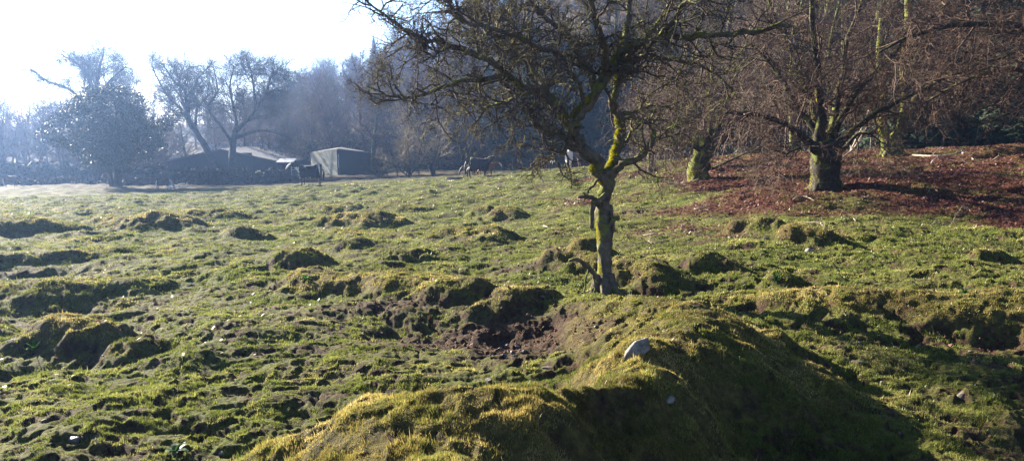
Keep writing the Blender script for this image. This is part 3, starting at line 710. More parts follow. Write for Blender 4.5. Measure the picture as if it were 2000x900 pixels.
def mk(key, T, wm, tm, lv=1):
    a, b = split(T, lv)
    PHT[key] = float(np.percentile([l[1][-1].z for l in b], 99))
    PROT[key] = (tree_mesh(key + '_trunk', a, [8, 6, 4], M[wm]), tree_mesh(key + '_crown', b, [4, 4, 3, 3, 3], M[tm], False))
mk('oak_a', proto(51, 5.0, .34, P_oak()), 'oak', 'oaktwig'); mk('oak_b', proto(57, 4.2, .32, P_oak()), 'oak', 'oaktwig'); mk('oak_c', proto(63, 4.6, .30, P_oak(), (-.35, 0, 1)), 'oak', 'oaktwig')
mk('birch_a', proto(71, 15, .20, P_up(1, .05)), 'birchtwig', 'birchtwig'); mk('birch_b', proto(72, 13, .18, P_up(.9, .03)), 'birchtwig', 'birchtwig')
mk('ash_a', proto(73, 14, .26, P_up(.8, .04)), 'beech', 'browntwig'); mk('ash_b', proto(74, 16, .30, P_up(.9, .02)), 'beech', 'browntwig'); mk('ash_c', proto(75, 12, .2, P_up(1.1, .0)), 'beech', 'browntwig')
mk('scrub', proto(81, 1.2, .13, P_scrub()), 'oak', 'tantwig'); mk('thorn', proto(82, 1.0, .09, P_scrub()), 'oak', 'browntwig')

def conifer_mesh(name, Hh, Rb, seed, n=16000):
    rg = np.random.default_rng(seed)
    t = 1 - np.sqrt(rg.random(n)) * .97; layer = np.round(t * 26) / 26 + rg.normal(0, .006, n)
    az = rg.integers(0, 13, n) * (2 * math.pi / 13) + layer * 40 + rg.normal(0, .16, n)
    rad = Rb * (1 - layer) * (rg.random(n) ** .55) * (1 + .22 * np.sin(az * 3 + layer * 25))
    z = Hh * (.04 + .96 * layer) - rad * .30 + .04 * Hh * perlin(rad * 2, az * 3, seed)
    c = np.stack([rad * np.cos(az), rad * np.sin(az), z], -1)
    out = np.stack([np.cos(az), np.sin(az), -.35 + 0 * az], -1); side = np.stack([-np.sin(az), np.cos(az), 0 * az], -1)
    L = (.18 + .35 * rg.random(n))[:, None]; wv = (.06 + .10 * rg.random(n))[:, None]
    d = out + side * rg.normal(0, .8, (n, 1)) + np.array([0, 0, 1.0]) * rg.normal(-.15, .35, (n, 1))
    V_ = np.stack([c - side * wv, c + side * wv + np.array([0, 0, .02]), c + d * L], 1).reshape(-1, 3)
    return np_mesh(name, V_, np.arange(len(V_)).reshape(-1, 3), False, None, [M['conifer']])
def pole_mesh(name, Hh, r): return tree_mesh(name, [(0, [Vector((0, 0, -.3)), Vector((0, 0, Hh * .5)), Vector((0, 0, Hh))], [r, r * .6, .02])], [8], M['oak'])
PROT['spruce_a'] = (pole_mesh('spruce_pole', 17, .22), conifer_mesh('spruce_needles', 17.5, 3.1, 91)); PROT['spruce_b'] = (pole_mesh('fir_pole', 14, .2), conifer_mesh('fir_needles', 14.5, 3.6, 92))

def place(key, name, loc, s, rz, label, cat='tree', group=None, sx=1.0, h=None):
    if h: s = h / PHT[key]
    e = empty(name, loc, rz, label, cat, group); e.scale = (s * sx, s * sx, s)
    obj('trunk', PROT[key][0], e); obj('crown', PROT[key][1], e)
    return e

# the hazy oaks at the far side of the field
def PO(k=1.0): return [dict(n=7, gn=.16, up=.02, kids=13 * k, len=3.9, rel=False, rk=.42, rmin=.05, ang=(30, 68), tipf=.3),
            dict(n=7, gn=.22, up=.03, taper=.25, kids=9, len=2.1, rel=False, rk=.45, rmin=.028, ang=(30, 68), tipf=.35, t0=.18),
            dict(n=5, gn=.24, up=.02, taper=.3, kids=8, len=1.15, rel=False, rk=.5, rmin=.019, ang=(30, 68), tipf=.35, t0=.15),
            dict(n=4, gn=.28, taper=.4, kids=4, len=.6, rel=False, rk=.6, rmin=.015, ang=(30, 70), tipf=.3, t0=.15),
            dict(n=2, gn=.3, taper=.6, kids=0, len=0, rk=1)]
pollard('oak_tree', 'tallest bare oak, its broad crown rising behind the holly on the far left', 'tree', None, 188, 100, [(186, 300), (185, 240), (186, 195)],
        [([(178, 225), (160, 200, 1), (134, 174, 1), (94, 160, 0), (60, 136, 0)], .26, .07, 1.2), ([(186, 195), (172, 150, -1), (150, 124, -2), (120, 108, -2)], .26, .07, 1.1),
         ([(186, 195), (194, 140, 1), (204, 92, 1)], .26, .07, 1.2), ([(187, 197), (214, 160, -1), (246, 130, -2)], .24, .07, 1.2), ([(184, 230), (140, 222, 2), (96, 240, 3)], .18, .05, 1.0),
         ([(187, 215), (222, 190, 2), (262, 172, 3)], .2, .05, 1.1), ([(185, 205), (165, 165, 3), (176, 118, 4)], .2, .06, 1.1)],
        41, PO(), .12, 0, (.55, .36), 'oak', .12, 'oaktwig')
pollard('oak_tree', 'bare oak leaning left across the dark barn, the left of the pair', 'tree', None, 428, 93, [(410, 304), (392, 272), (378, 250)],
        [([(378, 250), (352, 212, 0), (326, 186, 0), (296, 130, 0)], .22, .05, 1.2), ([(378, 250), (366, 222, -1), (360, 180, -1), (338, 158, -2), (320, 128, -2)], .22, .05, 1.2),
         ([(366, 222, -1), (372, 190, 0), (386, 156, 1), (408, 130, 1)], .17, .05, 1.2), ([(380, 252), (386, 210, 2), (412, 184, 3)], .15, .05, 1.0), ([(366, 222), (350, 165, 2), (362, 118, 3)], .14, .04, 1.1)],
        42, PO(.9), .10, 0, (.42, .30), 'oak', .12, 'oaktwig')
pollard('oak_tree', 'bare oak with long spreading boughs in front of the barn, the right of the pair', 'tree', None, 453, 92, [(453, 320), (455, 285), (459, 258)],
        [([(454, 285), (434, 250, 0), (418, 230, 0), (408, 206, 0), (426, 178, 0), (420, 145, 0)], .20, .06, 1.1), ([(459, 258), (462, 236, 1), (454, 200, 1), (449, 170, 1), (456, 128, 1)], .22, .06, 1.2),
         ([(460, 255), (488, 230, 0), (508, 200, -1), (526, 180, -1), (556, 176, -1)], .22, .06, 1.2), ([(458, 270), (507, 256, -2), (545, 262, -3), (578, 278, -3)], .16, .04, 1.0),
         ([(480, 236), (520, 225, 2), (562, 198, 3)], .15, .04, 1.1), ([(500, 212), (494, 160, 1), (488, 130, 1)], .15, .05, 1.2), ([(520, 184, -1), (530, 150, 0), (540, 140, 0)], .12, .04, 1.0)],
        43, PO(), .10, 0, (.45, .36), 'oak', .12, 'oaktwig')
place('ash_a', 'ash_tree', at(8, 102), .80, 0, 'slim hazy bare tree cut by the left edge of the picture', h=13)
place('birch_a', 'birch_tree', at(62, 106), .72, 1, 'small hazy birch left of the tallest oak', h=11)
place('birch_b', 'birch_tree', at(300, 108), .62, 2, 'low hazy birch between the holly and the leaning oak', h=12)
# hedgerow bushes along the foot of the far trees
k = 0
for px, Y, s, key in ((-60, 95, 1.5, 'thorn'), (-20, 92, 1.6, 'thorn'), (25, 94, 1.7, 'thorn'), (70, 92, 1.5, 'thorn'), (110, 95, 1.6, 'thorn'), (150, 93, 1.4, 'thorn'), (285, 95, 1.3, 'thorn'), (322, 94, 1.1, 'thorn'), (-110, 95, 1.7, 'thorn')):
    place(key, 'hedge_bush', at(px, Y), s, k * 1.3, 'leafless bush in the dark tangled hedge along the far left side', 'bush', 'hedge bushes on the far left'); k += 1
for i in range(26):
    px = -150 + i * 19 + random.uniform(-6, 6)
    place(random.choice(('birch_b', 'ash_c', 'birch_a')), 'hedgerow_or_shade_tree', at(px, random.uniform(99, 112)), 1, random.uniform(0, 6), 'hazy bare tree in the hedgerow behind the holly on the far left', 'tree', 'hedgerow trees on the far left', 1.5, h=random.uniform(7.5, 11) * (.75 if px > 250 else 1))
for i in range(22):  # extra unseen trees, added to cast shade over the far-left ground
    px = -1000 + i * 40; place('ash_a' if i % 2 else 'birch_a', 'hedgerow_or_shade_tree', at(px, 96 + (i % 3) * 5), 1, i * 1.1, 'unseen bare tree added outside the left edge to shade the far field', 'tree', 'unseen shade trees beyond the left edge', 1.7, h=12 + i % 4)
# brush bank: dense low growth in front of the hedge
def brush(name, spots, n, size, mat, label, leaf=.10, cat='undergrowth'):
    rg = np.random.default_rng(len(spots) * 7 + n); Vs = []
    for (x, y, rx, ry, h) in spots:
        m = int(n * rx * ry * h); a = rg.uniform(0, 2 * math.pi, m); q = np.sqrt(rg.random(m)); X, Yy = x + rx * q * np.cos(a), y + ry * q * np.sin(a)
        Z = base(X, Yy) + h * rg.random(m) ** .8 * (1 - q ** 3) * (.75 + .35 * perlin(X, Yy, 8)); c = np.stack([X, Yy, Z], -1)
        d1, d2 = rg.normal(0, size, (m, 3)), rg.normal(0, size * .5, (m, 3)); Vs.append(np.stack([c - d2, c + d2, c + d1 * 1.5], 1).reshape(-1, 3))
    Vs = np.concatenate(Vs)
    return tag(obj(name, np_mesh(name, Vs, np.arange(len(Vs)).reshape(-1, 3), False, None, [M[mat]])), label, cat, kind='stuff')
sp = []
for px in range(-200, 570, 28):
    if 205 < px < 245: continue
    p = at(px, 88 + 3 * math.sin(px)); sp.append((p.x, p.y, 2.2, 1.6, (1.7 + 1.0 * random.random()) * (.55 if px > 320 else 1)))
for px in range(-160, 560, 22):
    if 205 < px < 245: continue
    p = at(px, 80 + 3 * math.sin(px * .7)); sp.append((p.x, p.y, 2.4, 2.2, .35 + .5 * random.random()))
brush('hedge_undergrowth', sp, 230, .16, 'brush', 'dark bramble growth along the foot of the far left hedge and barn')

# holly
def holly(px, Y):
    o = at(px, Y); T = Tree(44)
    P = [dict(n=5, gn=.1, up=.03, taper=.7, kids=10, len=3.0, rel=False, rk=.5, ang=(20, 70), tipf=.2, t0=.25), dict(n=6, gn=.15, up=.03, taper=.25, kids=7, len=1.3, rel=False, rk=.5, ang=(30, 60), t0=.2), dict(n=4, gn=.2, taper=.3, kids=0, len=0, rk=1)]
    T.guide([Vector((.3, 0, -.2)), Vector((.3, 0, 1.5)), Vector((.6, 0, 4.5)), Vector((.6, 0, 8.0))], .42, .10, P)
    T.guide([Vector((-.2, 0, -.2)), Vector((-.7, 0, 1.6)), Vector((-1.9, 0, 3.6)), Vector((-2.6, 0, 6.0))], .26, .08, P)
    T.guide([Vector((.5, 0, .8)), Vector((1.5, 0, 2.4)), Vector((2.8, .4, 4.0))], .2, .07, P)
    e = empty('holly_tree', o, 0, 'big round evergreen holly with glinting leaves standing in the hazy field on the left', 'tree')
    obj('trunk', tree_mesh('trunk', T.lines, [10, 6, 4], M['oak']), e)
    rg = np.random.default_rng(4); n = 72000; cl = []
    while len(cl) < 320:
        a, ph, q = rg.uniform(0, 6.28), math.acos(rg.uniform(-1, 1)), rg.random() ** .4
        x, y, z = 5.0 * q * math.sin(ph) * math.cos(a), 4.2 * q * math.sin(ph) * math.sin(a), 5.4 + 4.0 * q * math.cos(ph)
        lob = 1 + .22 * math.sin(a * 2.3 + z) + .15 * math.sin(z * 1.7 + a * 3)
        x *= lob; y *= lob; wd_ = 1.0 if z > 3.4 else .82
        if z < 1.9 or abs(x) > 5.2 * wd_ or (z > 7 and abs(x) > 3.8): continue
        cl.append((x, y, z))
    cl = np.array(cl); c = cl[rg.integers(0, len(cl), n)] + rg.normal(0, .36, (n, 3)) * np.array([1, 1, .8])
    d1, d2 = rg.normal(0, .05, (n, 3)), rg.normal(0, .03, (n, 3))
    Vx = np.stack([c - d1, c + d2, c + d1, c - d2], 1).reshape(-1, 3)
    obj('crown', np_mesh('crown', Vx, np.arange(len(Vx)).reshape(-1, 4), False, None, [M['holly']]), e)
holly(225, 72)
# pale sallow with many stems, and its neighbours
place('scrub', 'sallow_bush', at(848, 76), 1.38, .3, 'many stemmed bare sallow bush with pale tan twigs left of the grey rugged horse', 'bush', h=7.6)
place('scrub', 'sallow_bush', at(800, 73), .78, 1.9, 'smaller pale brown bush at the left foot of the many stemmed sallow', 'bush', h=4.6)
place('thorn', 'thorn_bush', at(741, 78), .62, 1.1, 'low reddish twiggy bush right of the pale green shed', 'bush', h=3.2)
place('ash_c', 'ash_tree', at(668, 108), .62, 1, 'pale trunked bare tree rising just behind the shed')

# ---- wooded hill: every tree a copy, the skyline ones labelled by kind
def hz(x, y): return float(base(np.array([x]), np.array([y]))[0])
def on_hill(px, D):
    th = math.atan((px - 1000) / F); x, y = D * math.sin(th), D * math.cos(th); return Vector((x, y, hz(x, y)))
rd = random.Random(3)
for px, s in ((596, .86), (616, 1.0), (640, 1.08), (664, 1.06), (690, 1.0), (712, .95), (762, 1.1), (786, 1.1), (815, 1.15), (560, .7), (530, .62)):
    place(rd.choice(('oak_a', 'oak_b')), 'oak_tree', on_hill(px, 258), 1, rd.uniform(0, 6), 'bare round crowned oak on the distant hill skyline behind the shed', 'tree', 'bare oaks along the distant skyline', h=15 * s)
for px, s, D in ((624, .62, 245), (652, .8, 246), (694, .98, 244), (736, 1.22, 244), (757, .92, 240), (806, .9, 236), (830, 1.0, 232)):
    place('spruce_a', 'spruce_tree', on_hill(px, D), s * .78, rd.uniform(0, 6), 'pointed dark spruce among the bare oaks on the distant skyline', 'tree', 'spruces on the distant skyline')
n_ = 0
for row, (f0, cnt) in enumerate(((.0, 22), (.10, 24), (.22, 26), (.36, 28), (.52, 28), (.70, 28), (.9, 28))):
    for i in range(cnt):
        px = 415 + (i + rd.random()) * (560 / cnt); th = math.atan((px - 1000) / F)
        fd, td = np.interp(th, HA, HT[:, 1]), np.interp(th, HA, HT[:, 3]); D = fd + 6 + (td - fd) * (f0 + rd.uniform(-.05, .05))
        if px < 520 and row > 3: continue
        place(rd.choice(('birch_a', 'birch_b', 'birch_a', 'birch_b', 'ash_c')), 'birch_tree', on_hill(px, D), 1, rd.uniform(0, 6),
              'purplish bare birch in the hazy wood covering the hill behind the shed', 'tree', 'birches on the hazy hillside', 1.3, h=rd.uniform(10, 15) * (.8 if px < 600 else 1))
for i in range(46):
    px = -190 + i * 17; place(rd.choice(('birch_b', 'birch_a', 'ash_c')), 'hazy_tree', on_hill(px, rd.uniform(205, 290)), 1, rd.uniform(0, 6), 'faint bare tree in the haze beyond the far left hedge', 'tree', 'faint trees beyond the far left hedge', 1.9, h=rd.uniform(7, 11))
for i in range(30):                     # low scrub along the far left horizon
    px = -180 + i * 21; place(rd.choice(('birch_b', 'thorn', 'ash_c')), 'hazy_tree', on_hill(px, rd.uniform(118, 175)), 1, rd.uniform(0, 6), 'faint bare tree in the haze beyond the far left hedge', 'tree', 'faint trees beyond the far left hedge', 1.4, h=rd.uniform(7, 10.5))
for i in range(44):
    px = 575 + i * 8.2 + rd.uniform(-4, 4); th = math.atan((px - 1000) / F); fd = np.interp(th, HA, HT[:, 1])
    place(rd.choice(('thorn', 'scrub', 'birch_b', 'ash_c')), 'wood_edge_bush', on_hill(px, fd + rd.uniform(-2, 14)), 1, rd.uniform(0, 6), 'low twiggy growth along the foot of the hazy hill behind the shed', 'bush', 'bushes along the foot of the hazy hill', 1.5, h=rd.uniform(3.5, 7))
# dark conifer belt behind the hawthorn
for px, D, s, key in ((892, 112, .85, 'spruce_b'), (925, 104, .9, 'spruce_a'), (957, 98, .82, 'spruce_b'), (985, 106, 1.05, 'spruce_a'), (1010, 96, .78, 'spruce_b'), (1040, 102, 1.0, 'spruce_b'), (1066, 95, .75, 'spruce_a'),
                      (1096, 100, .95, 'spruce_b'), (1128, 94, .8, 'spruce_b'), (1158, 98, .8, 'spruce_a'), (1190, 92, .7, 'spruce_b'), (1225, 94, .75, 'spruce_b'), (940, 122, 1.0, 'spruce_b'), (1000, 125, 1.1, 'spruce_a')):
    place(key, 'spruce_tree', on_hill(px, D), s, rd.uniform(0, 6), 'dark green spruce in the belt behind the hawthorn and the grazing horses', 'tree', 'dark spruces behind the horses', 1.15)
for px, D, s in ((1880, 70, .95), (1930, 75, 1.05), (1985, 70, 1.0), (2040, 72, 1.0), (1830, 78, .95), (1800, 62, .65), (1850, 66, .75), (1905, 60, .6), (1960, 64, .72), (2020, 61, .7), (1500, 72, .6), (1430, 76, .6), (1340, 80, .65), (1690, 66, .6), (1290, 84, .7), (1560, 70, .55)):
    place('spruce_b', 'spruce_tree', on_hill(px, D), s, rd.uniform(0, 6), 'low dark fir in the shaded wood behind the right hand fence', 'tree', 'dark firs behind the right hand fence', 1.3)
for i in range(11):
    place('spruce_b', 'spruce_tree', on_hill(1770 + i * 33, rd.uniform(58, 66)), rd.uniform(.72, .98), rd.uniform(0, 6), 'dense dark fir filling the shade behind the fence at the far right', 'tree', 'firs in the shade at the far right', 1.35)
for row, (f0, cnt, sc_) in enumerate(((.0, 20, .8), (.10, 22, .9), (.24, 24, .95), (.40, 24, 1.0), (.62, 22, 1.05), (.88, 20, 1.1))):
    for i in range(cnt):
        px = 905 + (i + rd.random()) * (1260 / cnt); th = math.atan((px - 1000) / F)
        if row < 2 and px < 1210: continue
        if row < 3 and px > 1760: continue
        fd, td = np.interp(th, HA, HT[:, 1]), np.interp(th, HA, HT[:, 3]); D = fd + 4 + (td - fd) * (f0 + rd.uniform(-.04, .04))
        place(rd.choice(('ash_a', 'ash_b', 'ash_c')), 'woodland_tree', on_hill(px, D), 1, rd.uniform(0, 6),
              'bare brown tree in the dense wood that climbs the slope on the right', 'tree', 'bare trees of the wood on the right', 1.2, h=rd.uniform(12, 18) * sc_)
sp = []
for i in range(46):
    px = 1180 + i * 22; th = math.atan((px - 1000) / F); fd = np.interp(th, HA, HT[:, 1])
    p = on_hill(px, fd + rd.uniform(0, 12)); sp.append((p.x, p.y, 2.4, 2.0, rd.uniform(1.2, 2.6)))
brush('wood_undergrowth', sp, 90, .13, 'brush', 'dark brushwood under the trees behind the right hand fence')

# ------------------------------------------------------------------ buildings
def wallmat(name, c0, c1, sx=2.5, rough=.7):
    b = MatB(name); w_ = b.n('ShaderNodeTexWave'); w_.wave_type = 'BANDS'; w_.bands_direction = 'X'; w_.inputs['Scale'].default_value = sx; w_.inputs['Distortion'].default_value = .3
    b.l(b.coord(), w_.inputs['Vector'])
    return b.surf(b.mix(b.noise(1.5, 5, .7), c0, c1), rough, b.bump(w_.outputs['Fac'], .6, .03), .3)
M['barn_wall'] = wallmat('dark_barn_boards', (.030, .032, .036), (.055, .056, .060)); M['barn_roof'] = wallmat('grey_barn_roof', (.06, .06, .065), (.10, .10, .11))
M['shed_green'] = wallmat('pale_green_sheet', (.018, .034, .038), (.030, .050, .055), 3); M['shed_dark'] = wallmat('dark_sheet', (.028, .035, .035), (.05, .06, .06), 3)
M['pale_roof'] = wallmat('pale_roof_sheet', (.26, .28, .31), (.40, .41, .43), 3, .5); M['pink_wall'] = wallmat('weathered_pink_brick', (.20, .15, .12), (.32, .24, .20), 1)
M['glass'] = mat_plain('dark_glass', (.02, .025, .03), (.03, .035, .04), 2, .1, 0, .5)
def building(name, label, cat, loc, rz, W, D, H1, H2, wm, rm, door=None, wins=(), over=.35, ridge_x=True):
    """gabled building; the gable end faces -Y (ridge runs along Y) unless ridge_x"""
    e = empty(name, loc, rz, label, cat)
    bm = bmesh.new()
    prof = [(-W / 2, -.6), (W / 2, -.6), (W / 2, H1), (0, H2), (-W / 2, H1)]
    if ridge_x: prof = [(-D / 2, -.6), (D / 2, -.6), (D / 2, H1), (0, H2), (-D / 2, H1)]
    half = (W if ridge_x else D) / 2
    f_ = (lambda s_, a, z: (s_ * half, a, z)) if ridge_x else (lambda s_, a, z: (a, s_ * half, z))
    A = [bm.verts.new(f_(-1, *p)) for p in prof]; B = [bm.verts.new(f_(1, *p)) for p in prof]
    bm.faces.new(A); bm.faces.new(B[::-1])
    for i in range(5): bm.faces.new((A[i], B[i], B[(i + 1) % 5], A[(i + 1) % 5]))
    bmesh.ops.recalc_face_normals(bm, faces=bm.faces)
    bm_obj('wall', bm, M[wm], e)
    bm = bmesh.new(); span = (D if ridge_x else W) / 2; sl = (H2 - H1) / span; hh = half + over
    for sg in (-1, 1):
        p0, p1 = (0, H2 + .03), (sg * (span + over), H1 - sl * over + .03)
        q = [(p0[0], p0[1]), (p1[0], p1[1]), (p1[0], p1[1] + .12), (p0[0], p0[1] + .12)]
        f2 = (lambda s_, a, z: (s_ * hh, a, z)) if ridge_x else (lambda s_, a, z: (a, s_ * hh, z))
        a_ = [bm.verts.new(f2(-1, *p)) for p in q]; b_ = [bm.verts.new(f2(1, *p)) for p in q]
        bm.faces.new(a_); bm.faces.new(b_[::-1])
        for i in range(4): bm.faces.new((a_[i], b_[i], b_[(i + 1) % 4], a_[(i + 1) % 4]))
    bmesh.ops.recalc_face_normals(bm, faces=bm.faces)
    bm_obj('roof', bm, M[rm], e)
    fy = -(D / 2) if ridge_x else -half
    for (x, z, w_, h_) in wins:
        bm = bmesh.new(); box(bm, x - w_ / 2, x + w_ / 2, fy - .05, fy + .04, z - h_ / 2, z + h_ / 2); wf = bm_obj('window', bm, M['pale_roof'], e)
        bm = bmesh.new(); box(bm, x - w_ / 2 + .06, x + w_ / 2 - .06, fy - .07, fy - .045, z - h_ / 2 + .06, z + h_ / 2 - .06); bm_obj('pane', bm, M['glass'], wf)
    if door:
        x, w_, h_ = door; bm = bmesh.new(); box(bm, x - w_ / 2, x + w_ / 2, fy - .06, fy + .04, -.3, h_); bm_obj('door', bm, M[wm], e)
    return e
p = at(468, 100); zt = pt(468, 291, 98).z
building('barn', 'long low dark barn with a shallow gable behind the leaning oaks', 'barn', p, 0, 14.5, 12, zt - p.z - 1.55, zt - p.z, 'barn_wall', 'barn_roof', (2.2, 3, 2.8), (), .4, False)
p = at(520, 120); zt = pt(520, 278, 120).z
building('farmhouse', 'pale roofed farmhouse showing above the dark barn roof', 'house', p, .25, 9.5, 7, zt - p.z - 2.1, zt - p.z, 'pink_wall', 'pale_roof', (1, 1, 2), ((-2.5, 2.8, 1, 1.1), (2.6, 2.8, 1, 1.1)), .3, True)
p = at(452, 122); zt = pt(452, 284, 122).z
building('outbuilding', 'small pinkish outbuilding with a pale roof panel left of the farmhouse', 'shed', p, .1, 7, 5, zt - p.z - 1.3, zt - p.z, 'pink_wall', 'pale_roof', None, ((1, 2.5, .8, .8),), .25, True)
def shed():
    D0 = 88; c = at(662, D0); L = at(610, D0 + 7); Rr = at(722, D0 + 5.5); zt = pt(662, 293, D0).z - c.z
    e = empty('field_shed', c, 0, 'flat roofed field shed with a pale green left wall and a dark right wall', 'shed')
    a, b = L - c, Rr - c; a.z = b.z = 0; d = a + b
    hA, hB, hD = pt(610, 300, D0 + 7).z - c.z, pt(722, 300, D0 + 5.5).z - c.z, zt - .1
    def wall(name, p, q, h0, h1, m, th=.12):
        n = (q - p).cross(Vector((0, 0, 1))).normalized() * th; bm = bmesh.new()
        A = [bm.verts.new(v) for v in (p + Vector((0, 0, -.7)), q + Vector((0, 0, -.7)), q + Vector((0, 0, h1)), p + Vector((0, 0, h0)))]
        B = [bm.verts.new(v.co + n) for v in A]; bm.faces.new(A); bm.faces.new(B[::-1])
        for i in range(4): bm.faces.new((A[i], A[(i + 1) % 4], B[(i + 1) % 4], B[i]))
        bmesh.ops.recalc_face_normals(bm, faces=bm.faces); return bm_obj(name, bm, M[m], e)
    o = Vector((0, 0, 0))
    wall('side_wall', a, o + a.normalized() * .13, hA, zt, 'shed_green'); wall('front_wall', o, b, zt, hB, 'shed_dark')
    wall('back_wall', b + b.normalized() * 0, d, hB, hD, 'shed_dark'); wall('rear_wall', d, a, hD, hA, 'shed_dark')
    # low dark plinth of boards along the green wall
    n = a.normalized().cross(Vector((0, 0, 1))) ; n = -n if n.y > 0 else n
    wall('plinth', a + n * .06, o + n * .06, 1.15, .75, 'shed_dark', .05)
    bm = bmesh.new(); ov = 1.04; ctr = d * .5
    cs = [(o, zt), (b, hB), (d, hD), (a, hA)]
    lo = [bm.verts.new(ctr + (p - ctr) * ov + Vector((0, 0, h + .03))) for p, h in cs]; hi = [bm.verts.new(ctr + (p - ctr) * ov + Vector((0, 0, h + .15))) for p, h in cs]
    bm.faces.new(lo[::-1]); bm.faces.new(hi)
    for i in range(4): bm.faces.new((lo[i], lo[(i + 1) % 4], hi[(i + 1) % 4], hi[i]))
    bm_obj('roof', bm, M['barn_roof'], e)
    bm = bmesh.new(); box(bm, -.05, .05, -.10, -.02, .9, zt - .5); bm_obj('downpipe', bm, M['pale_roof'], e)
shed()
# pale sheeted lean-to by the barn, and the gate before the shed
p = at(560, 92); h0 = pt(560, 316, 92).z - p.z
e = empty('lean_to', p, 0, 'small lean-to with a pale roof at the right end of the dark barn', 'shelter')
bm = bmesh.new(); vs = box(bm, -1.0, 1.0, -.8, .8, h0 - .1, h0)
for v in vs:
    if v.co.y > 0: v.co.z += .35
bm_obj('roof', bm, M['pale_roof'], e)
for sx in (-.92, .92):
    for sy in (-.7, .7):
        bm = bmesh.new(); box(bm, sx - .06, sx + .06, sy - .06, sy + .06, -.5, h0 - .08 + (.33 if sy > 0 else 0)); bm_obj('post', bm, M['barn_wall'], e)
p = at(597, 84)
M['steel'] = mat_plain('galvanised_steel', (.25, .26, .28), (.42, .43, .45), 5, .45, 0, .5)
e = empty('field_gate', p, 0, 'barred metal field gate between the standing horse and the shed', 'gate')
hg = pt(597, 322, 84).z - p.z
bm = bmesh.new()
for k_ in range(5): box(bm, -1.5, 1.5, -.02, .02, .35 + (hg - .4) * k_ / 4, .39 + (hg - .4) * k_ / 4)
for x_ in (-1.5, 0, 1.5): box(bm, x_ - .025, x_ + .025, -.045, -.021, .3, hg)
bm_obj('bars', bm, M['steel'], e)
for x_ in (-1.68, 1.68):
    bm = bmesh.new(); box(bm, x_ - .09, x_ + .09, -.09, .09, -.4, hg + .12); bm_obj('post', bm, M['oak'], e)

# ------------------------------------------------------------------ fences
M['post'] = mat_plain('weathered_post', (.05, .045, .038), (.12, .105, .088), 6, .85)
def fence(label, spots, hgt=1.15, name='wire_fence'):
    pts = [at(*s_) for s_ in spots]; o = pts[0]; e = empty(name, o, 0, label, 'fence')
    for q in pts:
        bm = bmesh.new(); v = box(bm, -.045, .045, -.045, .045, -.4, hgt * random.uniform(.94, 1.06)); t_ = random.gauss(0, .03)
        for w_ in v: w_.co.x += t_ * w_.co.z
        bm_obj('post', bm, M['post'], e, loc=q - o)
    ln = []
    for hh in (.45, .8, 1.05):
        for a, b in zip(pts[:-1], pts[1:]):
            mid = (a + b) * .5 - o + Vector((0, 0, hh - .03)); ln.append((0, [a - o + Vector((0, 0, hh)), mid, b - o + Vector((0, 0, hh))], [.006] * 3))
    obj('wire', tree_mesh('wire', ln, [4], M['post']), e)
fence('thin post and wire fence in front of the dark spruces, running behind the horses', [(965, 76), (1001, 76), (1037, 77), (1073, 77), (1130, 76), (1180, 74), (1232, 68), (1288, 62), (1316, 60)])
fence('post and wire fence along the crest of the leafy slope on the right', [(1655, 49), (1700, 49), (1838, 48.5), (1906, 48), (1992, 46), (2080, 45)], 1.2)
fence('row of posts below the sallow bushes', [(756, 71), (776, 71), (795, 71), (818, 71.5)], 1.1)

